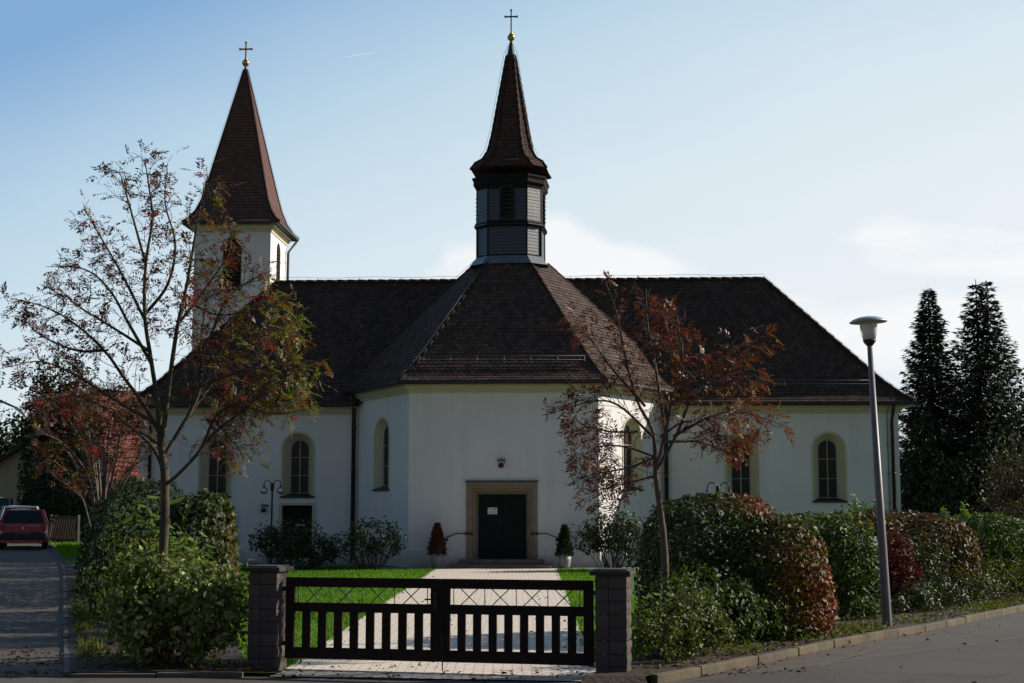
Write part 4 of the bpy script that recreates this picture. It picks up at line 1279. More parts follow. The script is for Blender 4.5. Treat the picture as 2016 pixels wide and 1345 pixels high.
def car(label, loc, heading, mat, kind='hatch', scale=1.0, detail=True):
    """rear of the car at local y=0, driving towards +y"""
    t = thing('parked_car', label, 'car', loc, heading, 'cars parked along the side road')
    wide, Hh, L = (0.83, 1.43, 3.75) if kind == 'hatch' else (0.88, 1.47, 4.5) if kind == 'estate' else (0.92, 1.80, 4.6)
    zb = 0.92 if kind != 'van' else 1.0
    wr = wide * (0.72 if kind != 'van' else 0.80)
    # stations: y, half width, top of lower body, half width of top edge
    low = [(0.0, wide * .86, zb - .10), (0.10, wide * .97, zb - .02), (0.45, wide, zb), (1.6, wide, zb), (2.5, wide * .99, zb - .02), (L - .5, wide * .93, zb - .12), (L - .1, wide * .84, zb - .22), (L, wide * .72, zb - .32)]
    mb = MB(); rings = []
    for y, w, zt_ in low:
        sec = [(-w * .92, .24), (-w * .985, .34), (-w, .58), (-w * .975, zt_ - .06), (-w * .90, zt_), (w * .90, zt_), (w * .975, zt_ - .06), (w, .58), (w * .985, .34), (w * .92, .24)]
        rings.append([(x, y, z) for x, z in sec])
    base = len(mb.v)
    for r_ in rings: mb.v += r_
    n = 10
    for k in range(len(rings) - 1):
        for j in range(n):
            mb.sm.add(len(mb.f)); mb.f.append((k * n + j, k * n + (j + 1) % n, (k + 1) * n + (j + 1) % n, (k + 1) * n + j))
    mb.f.append(tuple(reversed(range(n)))[::-1]); mb.f.append(tuple((len(rings) - 1) * n + j for j in reversed(range(n))))
    mb.build('body', mat, t, bevel=.02)
    # cabin: roof panel, pillars, glass
    yr0 = .10 if kind != 'van' else .05
    ry0, ry1 = (.42, 2.0) if kind == 'hatch' else (.40, 2.5) if kind == 'estate' else (.22, 2.7)
    yf = ry1 + .85
    zr = Hh
    A = [(-wide * .90, yr0, zb - .03), (wide * .90, yr0, zb - .03), (wide * .90, yf, zb - .04), (-wide * .90, yf, zb - .04)]
    B = [(-wr, ry0, zr - .06), (wr, ry0, zr - .06), (wr, ry1, zr - .05), (-wr, ry1, zr - .05)]
    mb = MB()
    for i in range(4): mb.face([A[i], A[(i + 1) % 4], B[(i + 1) % 4], B[i]])
    cab = mb.build('windows', M['carglass'], t)
    mb = MB()
    m_ = 6
    for k in range(m_):
        for j in range(m_):
            def rp(a, b):
                s, q = a / m_, b / m_
                x = -wr + 2 * wr * s; y = ry0 - .05 + (ry1 - ry0 + .08) * q
                z = zr - .06 + .06 * (1 - (2 * s - 1) ** 4) * (1 - (2 * q - 1) ** 4) ** .5
                return (x * 1.01, y, z)
            mb.face([rp(k, j), rp(k + 1, j), rp(k + 1, j + 1), rp(k, j + 1)], smooth=True)
    for i in range(4):
        mb.bar(A[i], B[i], .10, .07)
    mb.bar(B[0], B[1], .10, .06); mb.bar(B[1], B[2], .07, .06); mb.bar(B[3], B[0], .07, .06); mb.bar(B[2], B[3], .07, .06)
    mb.bar(A[0], A[1], .05, .05)
    for s in (-1, 1):
        p_ = Vector((s * wide * .9, 1.35, zb - .03)); q_ = Vector((s * wr, 1.35, zr - .05)); mb.bar(p_, q_, .09, .05)
    mb.build('roof', mat, t)
    for sx in (-1, 1):
        for y in (.62, L - .75):
            mb = MB(); rot = Matrix.Rotation(R(90), 3, 'Y')
            mb.lathe([(.17, -.09), (.27, -.095), (.30, -.07), (.30, .07), (.27, .095), (.17, .09)], (sx * (wide - .10), y, .30), 20, m=rot)
            wl = mb.build('wheel', M['rubber'], t)
            mb = MB(); mb.lathe([(.02, -.07), (.17, -.092), (.18, -.08), (.18, .08), (.17, .092), (.02, .07)], (sx * (wide - .10), y, .30), 16, m=rot); mb.build('rim', M['rim'], wl)
        mb = MB(); mb.box((sx * wide * .84, .03, zb - .13), (wide * .22, .16, .24)); mb.build('tail_light', M['taillight'], t, bevel=.03)
        mb = MB(); mb.box((sx * (wide + .10), ry1 + .35, zb + .06), (.18, .09, .13)); mb.build('wing_mirror', mat, t, bevel=.03)
    mb = MB(); mb.box((0, .0, .45), (wide * 1.86, .16, .20)); mb.build('bumper', M['plastic'] if kind == 'hatch' else mat, t, bevel=.04)
    if detail:
        mb = MB(); mb.box((0, -.012 - .0, zb - .40), (wide * 1.5, .05, .17)); pl = mb.build('plate_recess', M['plastic'], t, bevel=.02)
        mb = MB(); mb.box((0, -.042, zb - .40), (.50, .012, .105)); mb.build('number_plate', M['plate'], pl)
        mb = MB(); mb.face([(0, -.012, zb - .22), (.03, -.012, zb - .165), (0, -.012, zb - .11), (-.03, -.012, zb - .165)]); 
        mb.f[-1] = mb.f[-1][::-1]
        mb.box((0, .02, zb - .165), (.02, .06, .06)); mb.build('badge', M['chrome'], t)
        mb = MB(); mb.bar((0.0, yr0 - .03, zb - .02), (.34, .18, zb + .16), .015, .02); mb.build('wiper', M['plastic'], t)
    return t
hd = math.atan(.305)
def cz(x, y): return gz(x, y) + .008
car('red hatchback parked on the side road, its rear to the street', (-17.15, 50.3, cz(-17.15, 50.3)), hd, paint('red_paint', (0.36, 0.010, 0.025)), 'hatch', 1)
car('pale blue-grey estate car parked directly ahead of the red hatchback', (-19.75, 57.6, cz(-19.75, 57.6)), hd + .1, paint('silver_paint', (0.38, 0.44, 0.52), 0.5), 'estate', 1, False)
car('dark blue van-like car parked across the road from the red hatchback', (-21.7, 59.5, cz(-21.7, 59.5)), hd, paint('blue_paint', (0.03, 0.05, 0.08), 0.3), 'van', 1, False)
car('farthest parked car, dark red, only its roof showing', (-25.2, 67.5, cz(-25.2, 67.5)), hd + .1, paint('dark_red_paint', (0.16, 0.02, 0.03)), 'van', 1, False)
# ------------------------------------------------------------ neighbouring houses, fence, overhead line
M['clay'] = tile_mat('clay_pantile', (0.20, 0.062, 0.042), (0.27, 0.085, 0.055), (0.15, 0.055, 0.04), 0.22, 0.30, rough=0.8, mortar=0.03, bumpd=0.04)
M['grey_roof'] = tile_mat('grey_roof_tile', (0.03, 0.03, 0.032), (0.045, 0.044, 0.045), (0.03, 0.03, 0.03), 0.25, 0.25)
M['render_grey'] = plaster_mat('grey_render', (0.30, 0.26, 0.235), 0.2)
M['render_yellow'] = plaster_mat('yellow_render', (0.46, 0.38, 0.24), 0.1)
M['oldwood'] = simple('fence_wood', (0.085, 0.055, 0.035), (0.05, 0.033, 0.022), 0.8, 3.0)
def gable_house(name, label, base, rz, L, Wd, zw_, zr, wmat, rmat, over=.35, zb=-0.3):
    """ridge along local +x from x=0; front gable at x=0"""
    t = thing(name, label, 'house', base, rz)
    h = Wd / 2
    mb = MB()
    mb.face([(0, h, zb), (0, -h, zb), (0, -h, zw_), (0, 0, zr - .12), (0, h, zw_)]); mb.face([(L, -h, zb), (L, h, zb), (L, h, zw_), (L, 0, zr - .12), (L, -h, zw_)])
    mb.face([(0, -h, zb), (L, -h, zb), (L, -h, zw_), (0, -h, zw_)]); mb.face([(L, h, zb), (0, h, zb), (0, h, zw_), (L, h, zw_)])
    mb.build('wall', wmat, t)
    mb = MB(); k = (zr - zw_) / h
    for s in (-1, 1):
        st = [((-over, s * (h + over), zw_ - over * k), (L + over, s * (h + over), zw_ - over * k)), ((-over, 0, zr), (L + over, 0, zr))]
        if s > 0: st = [(b, a) for a, b in st]
        mb.acc = 0.0
        courses(mb, st, .30, .035)
    mb.face([(-over, -h - over, zw_ - over * k - .12), (L + over, -h - over, zw_ - over * k - .12), (L + over, 0, zr - .12), (-over, 0, zr - .12)])
    mb.face([(-over, h + over, zw_ - over * k - .12), (-over, 0, zr - .12), (L + over, 0, zr - .12), (L + over, h + over, zw_ - over * k - .12)])
    for x in (-over, L + over):
        for s in (-1, 1): mb.bar((x, s * (h + over), zw_ - over * k - .05), (x, 0, zr - .05), .05, .16)
    rf = mb.build('roof', rmat, t)
    mb = MB(); caps(mb, [(-over, 0, zr), (L + over, 0, zr)], r=.12); mb.build('ridge_tiles', rmat, rf)
    for s in (-1, 1):
        mb = MB(); y = s * (h + over + .05); z = zw_ - over * k
        mb.tube([(-over, y, z), (L + over, y, z)], .07, 8); mb.build('gutter', M['gutter'], t)
        mb = MB(); mb.tube([(.25, y, z), (.25, s * (h + .07), z - .5), (.25, s * (h + .07), 0)], .05, 8); mb.build('downspout', M['gutter'], t)
    return t
def house_window(t, f, s, z0, z1, w):
    mb = MB(); mb.face([f(s - w / 2, z0, .012), f(s + w / 2, z0, .012), f(s + w / 2, z1, .012), f(s - w / 2, z1, .012)]); wn = mb.build('window', M['carglass'], t)
    mb = MB()
    for a, b in (((s - w / 2, z0), (s + w / 2, z0)), ((s + w / 2, z0), (s + w / 2, z1)), ((s + w / 2, z1), (s - w / 2, z1)), ((s - w / 2, z1), (s - w / 2, z0)), ((s, z0), (s, z1))):
        mb.bar(f(a[0], a[1], .02), f(b[0], b[1], .02), .08, .07)
    mb.build('window_frame', M['white'], wn)
hb = P(180, 1000, 72.0)
hr = math.atan2(.55, .83)
zr_ = P(180, 771, 72).z
t = gable_house('red_roofed_house', 'grey rendered house with a bright red tiled roof behind the bushy rowan', (hb.x, hb.y, 0), hr, 12, 7.6, zr_ - 4.6, zr_, M['render_grey'], M['clay'])
def gf(s, z, o=0.0): return (-o, -s, z)
house_window(t, gf, 1.6, 2.2, 3.5, 1.0); house_window(t, gf, -1.4, 2.2, 3.5, 1.0)
hb = P(75, 1000, 76.0)
zr_ = P(75, 858, 76).z
t = gable_house('yellow_house', 'pale yellow house with a dark roof behind the parked cars', (hb.x, hb.y, 0), math.atan2(.95, -.12), 11, 9.0, zr_ - 2.9, zr_, M['render_yellow'], M['grey_roof'], over=.6)
def gf2(s, z, o=0.0): return (-o, -s, z)
house_window(t, gf2, -2.9, 1.2, 2.9, .9); house_window(t, gf2, -.4, 1.2, 2.9, .9)
# board fence behind the verge
fa, fb = Vector((P(98, 1030, 58).x, 58.0)), Vector((P(152, 1030, 56.5).x, 56.5))
t = thing('board_fence', 'low dark wooden fence of slanting boards behind the grass verge', 'fence', (fa.x, fa.y, gz(fa.x, fa.y)))
d_ = (fb - fa); Lf_ = d_.length; d_.normalize(); rzf = math.atan2(d_.y, d_.x); t.rotation_euler = (0, 0, rzf)
mb = MB()
n = 11
for k in range(n):
    x = Lf_ * (k + .5) / n
    mb.bar((x - .16, 0, .08), (x + .10, 0, .98), .10, .022, up=(0, 1, 0))
mb.build('boards', M['oldwood'], t)
mb = MB(); mb.bar((0, .03, 1.0), (Lf_, .03, 1.0), .05, .09); mb.bar((0, .03, .12), (Lf_, .03, .12), .05, .08); mb.build('rail', M['oldwood'], t)
for x in (0, Lf_):
    mb = MB(); mb.box((x, .05, .5), (.09, .09, 1.2)); mb.build('post', M['oldwood'], t)
# street lamp arm at the left edge and its pole just outside the picture
pa = P(-70, 1000, 46)
t = thing('arm_lamp', 'slim street lamp with a long curved arm reaching in at the picture edge', 'street lamp', (pa.x, 46, gz(pa.x, 46)))
pt = [P(-70, 760, 46), P(0, 789, 46), P(30, 802, 46), P(45, 812, 46), P(52, 822, 46)]
rel = [p - Vector((pa.x, 46, gz(pa.x, 46))) for p in pt]
mb = MB(); mb.tube([(0, 0, -.1), (0, 0, rel[0].z)], [.08, .05], 10); mb.build('pole', M['wire'], t)
mb = MB(); mb.tube(rel[:3], .035, 8); mb.build('arm', M['iron'], t)
mb = MB(); mb.tube(rel[2:], [.05, .075, .03], 10); mb.build('lamp_head', M['white'], t)
# overhead lines
for i, (va, vb, yy) in enumerate(((800, 803, 90), (824, 826, 90))):
    a, b = P(-500, va - 20, yy), P(700, vb + 25, yy + 20)
    mb = MB(); mb.tube([a.lerp(b, k / 12) - Vector((0, 0, 1.2 * 4 * (k / 12) * (1 - k / 12))) for k in range(13)], .018, 5)
    o = mb.build('overhead_cable', M['iron']); tag(o, ['upper of two thin overhead cables at the left edge', 'lower of two thin overhead cables at the left edge'][i], 'cable', 'overhead cables')
# ------------------------------------------------------------ vegetation
LEAFT = np.array([[0, 0, 0], [.5, .32, .10], [.36, .70, .08], [0, 1, -.06], [-.36, .70, .08], [-.5, .32, .10]], dtype=np.float32)
LEAFF = np.array([[0, 1, 2, 3], [0, 3, 4, 5]])
RHOMB = np.array([[0, 0, 0], [.5, .45, .06], [0, 1, 0], [-.5, .45, .06]], dtype=np.float32)
RHOMF = np.array([[0, 1, 2, 3]])
def norm(a): return a / np.maximum(np.linalg.norm(a, axis=-1, keepdims=True), 1e-9)
def leaves(P_, D_, N_, length, width, tpl=(RHOMB, RHOMF), lj=0.45):
    """P base points, D along-leaf directions, N approximate normals; returns V, F and index of leaf per vertex"""
    n = len(P_); T, Fq = tpl
    D = norm(D_); X = norm(np.cross(D, N_)); Z = np.cross(X, D)
    l = length * (1 + lj * rng.uniform(-1, 1, n)); w = width * (l / length)
    V = P_[:, None, :] + X[:, None, :] * (T[None, :, 0:1] * w[:, None, None]) + D[:, None, :] * (T[None, :, 1:2] * l[:, None, None]) + Z[:, None, :] * (T[None, :, 2:3] * l[:, None, None])
    k = len(T)
    F = (np.arange(n)[:, None, None] * k + Fq[None]).reshape(-1, 4)
    return V.reshape(-1, 3), F, np.repeat(np.arange(n), k)
def rdir(n, up=0.0):
    v = norm(rng.normal(size=(n, 3))); v[:, 2] += up
    return norm(v)
def vnoise(p, f, seed=0):
    """cheap smooth 3-d pseudo noise in 0..1"""
    r = np.random.default_rng(100 + seed)
    s = np.zeros(len(p))
    for _ in range(5):
        k = r.normal(size=3) * f; s += np.sin(p @ k + r.uniform(0, 6.28))
    return 0.5 + s / 6.0
class Tubes:
    def __init__(s): s.V = []; s.F = []; s.n = 0
    def add(s, pts, rad, sides=5):
        pts = np.asarray(pts, float); m = len(pts)
        t = norm(np.gradient(pts, axis=0))
        a = np.array([0.31, 0.17, 0.93]) if abs(t[0][2]) < .9 else np.array([1., .2, .1])
        u = norm(np.cross(t, a)); w = np.cross(t, u)
        an = np.arange(sides) * 2 * np.pi / sides
        rad = np.asarray(rad, float).reshape(m, 1, 1)
        V = pts[:, None, :] + (u[:, None, :] * np.cos(an)[None, :, None] + w[:, None, :] * np.sin(an)[None, :, None]) * rad
        s.V.append(V.reshape(-1, 3))
        k = np.arange(m - 1)[:, None] * sides; j = np.arange(sides)[None, :]; j2 = (j + 1) % sides
        F = np.stack([k + j, k + j2, k + sides + j2, k + sides + j], -1).reshape(-1, 4) + s.n
        s.F.append(F); s.n += m * sides
    def build(s, name, mat, parent, off):
        return quads_mesh(name, np.concatenate(s.V), np.concatenate(s.F), mat, parent, smooth=True, off=off)
def smooth_poly(pts, n=5):
    pts = [np.array(p, float) for p in pts]
    out = []
    ext = [2 * pts[0] - pts[1]] + pts + [2 * pts[-1] - pts[-2]]
    for i in range(1, len(ext) - 2):
        p0, p1, p2, p3 = ext[i - 1], ext[i], ext[i + 1], ext[i + 2]
        for k in range(n):
            t = k / n
            out.append(0.5 * ((2 * p1) + (-p0 + p2) * t + (2 * p0 - 5 * p1 + 4 * p2 - p3) * t * t + (-p0 + 3 * p1 - 3 * p2 + p3) * t ** 3))
    out.append(pts[-1])
    return np.array(out)

M['bark'] = simple('rowan_bark', (0.115, 0.082, 0.056), (0.05, 0.037, 0.026), 0.88, 9.0, bs=0.5, bd=0.01, stretch=(1, 1, .35))
M['bark_moss'] = simple('mossy_bark', (0.080, 0.068, 0.034), (0.036, 0.030, 0.018), 0.9, 7.0, bs=0.5, bd=0.01, stretch=(1, 1, .35))
M['twig'] = simple('twig', (0.085, 0.055, 0.04), (0.04, 0.028, 0.022), 0.85, 6.0)
M['twig_pale'] = simple('pale_twig', (0.16, 0.13, 0.10), (0.07, 0.055, 0.04), 0.85, 6.0)
M['red_twig'] = simple('dogwood_twig', (0.12, 0.03, 0.025), (0.06, 0.02, 0.015), 0.7, 6.0)
M['berry'] = simple('rowan_berries', (0.50, 0.022, 0.014), (0.32, 0.012, 0.010), 0.3, 40.0)
LM_ = {}
LM_['rowan1'] = leaf_mat('rowan_leaf', [(0.0, (0.0467, 0.0136, 0.0136)), (0.32, (0.0892, 0.0272, 0.0153)), (0.5, (0.1360, 0.0638, 0.0153)), (0.66, (0.1445, 0.1318, 0.0187)), (0.86, (0.0850, 0.1190, 0.0187)), (1.0, (0.3060, 0.1870, 0.0170))], 0.5, 0.30, 0.4)
LM_['rowan2'] = leaf_mat('rusty_rowan_leaf', [(0.0, (0.0689, 0.0146, 0.0114)), (0.5, (0.1255, 0.0324, 0.0146)), (0.75, (0.1620, 0.0607, 0.0163)), (0.88, (0.2430, 0.1296, 0.0163)), (0.95, (0.0972, 0.1134, 0.0202)), (1.0, (0.3240, 0.1215, 0.0163))], 0.5, 0.30, 0.4)
LM_['hedge'] = leaf_mat('hedge_leaf', [(0.0, (0.0177, 0.0306, 0.0054)), (0.42, (0.0408, 0.0558, 0.0082)), (0.58, (0.0884, 0.0646, 0.0102)), (0.72, (0.1360, 0.0422, 0.0109)), (0.90, (0.1768, 0.0231, 0.0122)), (1.0, (0.2176, 0.0177, 0.0122))], 0.55, 0.22, 0.28)
LM_['green'] = leaf_mat('green_leaf', [(0.0, (0.0158, 0.0343, 0.0053)), (0.6, (0.0429, 0.0759, 0.0092)), (0.88, (0.0924, 0.1122, 0.0132)), (1.0, (0.1980, 0.1452, 0.0198))], 0.55, 0.25, 0.28)
LM_['mixed'] = leaf_mat('mixed_low_leaf', [(0.0, (0.0224, 0.0409, 0.0066)), (0.45, (0.0561, 0.0759, 0.0106)), (0.75, (0.1254, 0.1254, 0.0198)), (0.92, (0.2244, 0.1716, 0.0264)), (1.0, (0.2112, 0.0594, 0.0132))], 0.55, 0.28, 0.3)
LM_['fresh'] = leaf_mat('fresh_leaf', [(0.0, (0.0600, 0.1200, 0.0144)), (0.7, (0.0960, 0.1760, 0.0200)), (1.0, (0.1600, 0.2160, 0.0320))], 0.45, 0.35, 0.45)
LM_['dark'] = leaf_mat('dark_evergreen_leaf', [(0.0, (0.012, 0.024, 0.010)), (0.8, (0.026, 0.046, 0.015)), (1.0, (0.05, 0.06, 0.02))], 0.65, 0.12, 0.2)
LM_['rhodo'] = leaf_mat('rhododendron_leaf', [(0.0, (0.0221, 0.0374, 0.0085)), (0.7, (0.0527, 0.0723, 0.0153)), (0.93, (0.1105, 0.1105, 0.0255)), (1.0, (0.1870, 0.1445, 0.0340))], 0.48, 0.14, 0.4)
LM_['red'] = leaf_mat('crimson_leaf', [(0.0, (0.0562, 0.0067, 0.0101)), (0.62, (0.1069, 0.0101, 0.0146)), (0.85, (0.0675, 0.0338, 0.0112)), (1.0, (0.0394, 0.0675, 0.0112))], 0.55, 0.28, 0.3)
LM_['brown'] = leaf_mat('bronze_hedge_leaf', [(0.0, (0.0288, 0.0274, 0.0086)), (0.4, (0.0684, 0.0418, 0.0144)), (0.8, (0.1224, 0.0576, 0.0173)), (1.0, (0.1728, 0.1080, 0.0216))], 0.55, 0.22, 0.28)
LM_['needle'] = leaf_mat('spruce_needles', [(0.0, (0.012, 0.024, 0.013)), (0.8, (0.024, 0.042, 0.020)), (1.0, (0.04, 0.055, 0.024))], 0.6, 0.05, 0.3)
LM_['autumn'] = leaf_mat('thin_autumn_leaf', [(0.0, (0.0270, 0.0240, 0.0108)), (0.6, (0.0510, 0.0360, 0.0132)), (0.9, (0.0720, 0.0600, 0.0180)), (1.0, (0.1320, 0.0660, 0.0180))], 0.55, 0.25, 0.4)
LM_['reddry'] = leaf_mat('red_brown_conifer', [(0.0, (0.055, 0.020, 0.014)), (1.0, (0.12, 0.042, 0.025))], 0.7, 0.08, 0.3)
LM_['grass'] = leaf_mat('grass_blade', [(0.0, (0.0574, 0.1435, 0.0033)), (0.7, (0.1025, 0.2091, 0.0049)), (1.0, (0.1722, 0.2378, 0.0164))], 0.6, 0.42, 0.2)
def variegated():
    m = leaf_mat('variegated_leaf', [(0.0, (0.0416, 0.0676, 0.0156)), (0.40, (0.1040, 0.1404, 0.0286)), (0.62, (0.2080, 0.2340, 0.0650)), (0.82, (0.3900, 0.3900, 0.1690)), (0.93, (0.4940, 0.4680, 0.2600)), (0.96, (0.2600, 0.0780, 0.0390)), (1.0, (0.4420, 0.1950, 0.0390))], 0.5, 0.28, 0.35)
    return m
LM_['varieg'] = variegated()
LM_['loose'] = leaf_mat('olive_leaf', [(0.0, (0.0405, 0.0675, 0.0095)), (0.5, (0.1013, 0.1323, 0.0162)), (0.85, (0.2025, 0.2160, 0.0270)), (1.0, (0.3240, 0.2700, 0.0405))], 0.6, 0.32, 0.2)
LM_['weed'] = leaf_mat('kerb_grass', [(0.0, (0.035, 0.060, 0.008)), (0.6, (0.075, 0.095, 0.014)), (1.0, (0.17, 0.13, 0.04))], 0.6, 0.35, 0.2)

def blob_points(lobes, n, shell=0.6, rough=0.10, zmin=0.02, seed=0):
    """points in the outer part of a union of flattened super-ellipsoids; returns points and outward normals"""
    out, nor = [], []
    vol = np.array([(l[3] * l[4] + l[3] * l[5] + l[4] * l[5]) for l in lobes]); vol = vol / vol.sum()
    for li, l in enumerate(lobes):
        c = np.array(l[:3]); r = np.array(l[3:6]); p = l[6] if len(l) > 6 else 2.0
        m = int(n * vol[li] * 1.5) + 10
        d = norm(rng.normal(size=(m, 3)))
        k = (np.sum(np.abs(d) ** p, axis=1)) ** (-1 / p)       # superellipsoid radius
        f = 1 - (1 - shell) * rng.random(m) ** 1.6
        q = d * k[:, None]
        bump_ = 1 + rough * (2 * vnoise(q * r * 1.0 + c, 2.6, seed + li) - 1) + rough * 0.5 * (2 * vnoise(q * r + c, 7.0, seed + 50 + li) - 1)
        pts = c + q * r * (f * bump_)[:, None]
        nn = norm(np.sign(d) * np.abs(q) ** (p - 1) / r)
        keep = pts[:, 2] > zmin
        for lj, l2 in enumerate(lobes):       # drop points deep inside another lobe
            if lj == li: continue
            e = (pts - np.array(l2[:3])) / np.array(l2[3:6]); p2 = l2[6] if len(l2) > 6 else 2.0
            keep &= (np.sum(np.abs(e) ** p2, axis=1)) ** (1 / p2) > shell * 0.9
        out.append(pts[keep]); nor.append(nn[keep])
    out, nor = np.concatenate(out), np.concatenate(nor)
    if len(out) > n:
        i = rng.permutation(len(out))[:n]; out, nor = out[i], nor[i]
    return out, nor
def shrub(name, label, cat, lobes, n, size, mat, wid=0.6, group=None, varf=None, shell=0.62, rough=0.12, stems=26, stem_r=0.012, stem_mat='twig', tpl=(LEAFT, LEAFF), upb=0.25, outb=0.9, base=None, zb=0.05, sprigs=0, gap=.42):
    lobes = [tuple(l) for l in lobes]
    c = np.mean([l[:3] for l in lobes], axis=0)
    if base is None: base = (c[0], c[1], zb)
    t = thing(name, label, cat, base, 0, group)
    pts, nn = blob_points(lobes, n, shell, rough, zb + .02, seed=int(abs(c[0] * 31 + c[1] * 17)) % 90)
    gp_ = vnoise(pts, 6.5, 33) * .6 + vnoise(pts, 13.0, 34) * .4 + .12 * rng.random(len(pts)) > gap; pts, nn = pts[gp_], nn[gp_]
    m = len(pts)
    Nn = norm(nn * outb + rdir(m) * 0.75 + np.array([0, 0, upb]))
    D = rdir(m, 0.1); D = D - Nn * np.sum(D * Nn, axis=1, keepdims=True) * 0.75
    D[:, 2] -= 0.15
    V, F, idx = leaves(pts, D, Nn, size, size * wid, tpl)
    v = np.clip(rng.beta(2, 2.4, m), 0, 1) if varf is None else np.clip(varf(pts, m), 0, 1)
    quads_mesh('foliage', V, F, mat, t, attr=v[idx], off=base)
    tb = Tubes()
    ii = rng.permutation(m)[:stems]
    for i in ii:
        e = pts[i]; s = np.array([base[0] + (e[0] - base[0]) * .25 + rng.normal() * .06, base[1] + (e[1] - base[1]) * .25 + rng.normal() * .06, zb - .08])
        mid = (s + e) / 2 + np.array([0, 0, .12 * abs(e[2] - s[2])]) + rng.normal(size=3) * .04
        tb.add(smooth_poly([s, mid, e], 4), np.linspace(stem_r, stem_r * .35, 9), 5)
    if sprigs:
        jj = rng.permutation(m)[:sprigs * 6]
        jj = jj[np.argsort(-pts[jj, 2])][:sprigs]
        for i in jj:
            e = pts[i]; tb.add([e, e + np.array([rng.normal() * .05, rng.normal() * .05, rng.uniform(.06, .2)])], [.004, .002], 4)
    tb.build('stems', M[stem_mat], t, base)
    return t
def X(u, d): return P(u, 1000, d).x
def Z(v, d): return P(1008, v, d).z

# --- the row of hedges on the right, from the gate outwards
def vh(p, m):
    r = np.clip((p[:, 0] - 3.05) * .46 + (p[:, 2] > 1.75) * .20, 0, .58)
    return 0.10 + rng.beta(2, 3, m) * .5 + r * (0.35 + vnoise(p, 2.2, 3)) * .9
shrub('clipped_hedge', 'big rounded hedge turning red, behind the rusty rowan', 'hedge', [(2.95, 20.9, .80, 1.12, 1.25, 1.24, 2.8), (3.65, 20.4, .72, .86, 1.1, 0.98, 2.8)], 21000, .075, LM_['hedge'], .62, 'hedges along the kerb', vh, shell=.72, rough=.06)
shrub('clipped_hedge', 'green rounded hedge left of the street lamp pole', 'hedge', [(5.28, 23.75, .72, 0.78, 1.05, 1.02, 2.8), (5.0, 25.0, .72, 1.0, 1.0, 1.03, 2.6)], 17000, .075, LM_['green'], .62, 'hedges along the kerb', lambda p, m: rng.beta(2, 2.6, m) + (p[:, 2] > 1.5) * .18, shell=.72, rough=.06)
shrub('clipped_hedge', 'bronze-topped hedge right of the street lamp pole', 'hedge', [(8.0, 28.6, .75, 1.15, 1.5, 1.00, 2.8)], 16000, .085, LM_['brown'], .6, 'hedges along the kerb', None, shell=.72, rough=.06)
shrub('clipped_hedge', 'lower green hedge beyond the bronze one', 'hedge', [(10.6, 31.9, .70, 1.15, 1.6, 1.02, 2.7)], 12000, .09, LM_['green'], .6, 'hedges along the kerb', lambda p, m: .25 + rng.beta(2, 2.4, m) * .75, shell=.72, rough=.07)
shrub('clipped_hedge', 'dark bronze hedge at the right picture edge', 'hedge', [(13.4, 36.2, .85, 1.5, 2.0, 1.18, 2.7)], 10000, .10, LM_['brown'], .6, 'hedges along the kerb', lambda p, m: rng.beta(2, 3, m) * .8, shell=.72, rough=.07)
shrub('clipped_hedge', 'small bronze hedge tucked behind the green one by the lamp pole', 'hedge', [(6.75, 27.6, .85, .9, .9, .92, 2.6)], 6000, .08, LM_['brown'], .6, 'hedges along the kerb', None, shell=.75, rough=.07)
# understorey in front of them
def lumps(x0, y0, x1, y1, w, n, h0, h1, r0, r1, seed):
    r_ = np.random.default_rng(seed); out = []
    for k in range(n):
        f = (k + r_.random()) / n; h = r_.uniform(h0, h1); r = r_.uniform(r0, r1)
        out.append((x0 + (x1 - x0) * f + r_.normal() * w, y0 + (y1 - y0) * f + r_.normal() * w, .08 + h * .5, r, r * r_.uniform(.8, 1.2), h * .5))
    return out
shrub('low_shrub', 'mixed low shrubs with small pale leaves beside the right gate pillar', 'shrub', lumps(1.62, 16.3, 2.5, 17.9, .16, 16, .35, .95, .16, .34, 41), 6500, .052, LM_['mixed'], .55, 'low shrubs along the kerb', None, shell=.1, rough=.45, stems=80, stem_r=.005, sprigs=40)
shrub('low_shrub', 'glossy low shrub in front of the red-leaved hedge', 'shrub', lumps(2.05, 18.1, 3.35, 19.2, .14, 13, .55, 1.05, .24, .42, 42), 5600, .075, LM_['green'], .55, 'low shrubs along the kerb', None, shell=.3, rough=.25, stems=50, stem_r=.007)
shrub('low_shrub', 'crimson shrub just right of the street lamp pole', 'shrub', [(6.95, 25.9, .95, .42, .5, .62), (6.9, 25.7, .5, .4, .4, .4)], 2600, .07, LM_['red'], .5, 'low shrubs along the kerb', None, shell=.3, rough=.3, stems=40, stem_r=.006)
shrub('low_shrub', 'small-leaved grey-green shrub beside the crimson one', 'shrub', [(7.45, 26.2, .75, .65, .6, .75)] + lumps(6.5, 24.3, 8.3, 26.4, .15, 12, .35, .75, .22, .4, 43), 7500, .055, LM_['rhodo'], .45, 'low shrubs along the kerb', None, shell=.35, rough=.25, stems=50, stem_r=.006)
shrub('low_shrub', 'straggling ground-cover shrubs under the far bronze hedge', 'shrub', lumps(8.3, 26.6, 13.4, 32.9, .22, 24, .45, 1.05, .28, .55, 44), 8500, .065, LM_['mixed'], .5, 'low shrubs along the kerb', lambda p, m: rng.beta(2, 2, m) * .95, shell=.15, rough=.4, stems=90, sprigs=30, stem_r=.006)
shrub('leafy_sprout', 'bright green leafy shoots rising behind the lamp pole', 'plant', [(7.7, 31.2, 1.55, .55, .4, .42), (7.45, 31.2, 1.75, .12, .2, .42), (7.95, 31.2, 1.75, .12, .2, .42)], 1500, .075, LM_['fresh'], .5, 'bright green shoots above the hedges', None, shell=.1, rough=.3, stems=40, stem_r=.006)
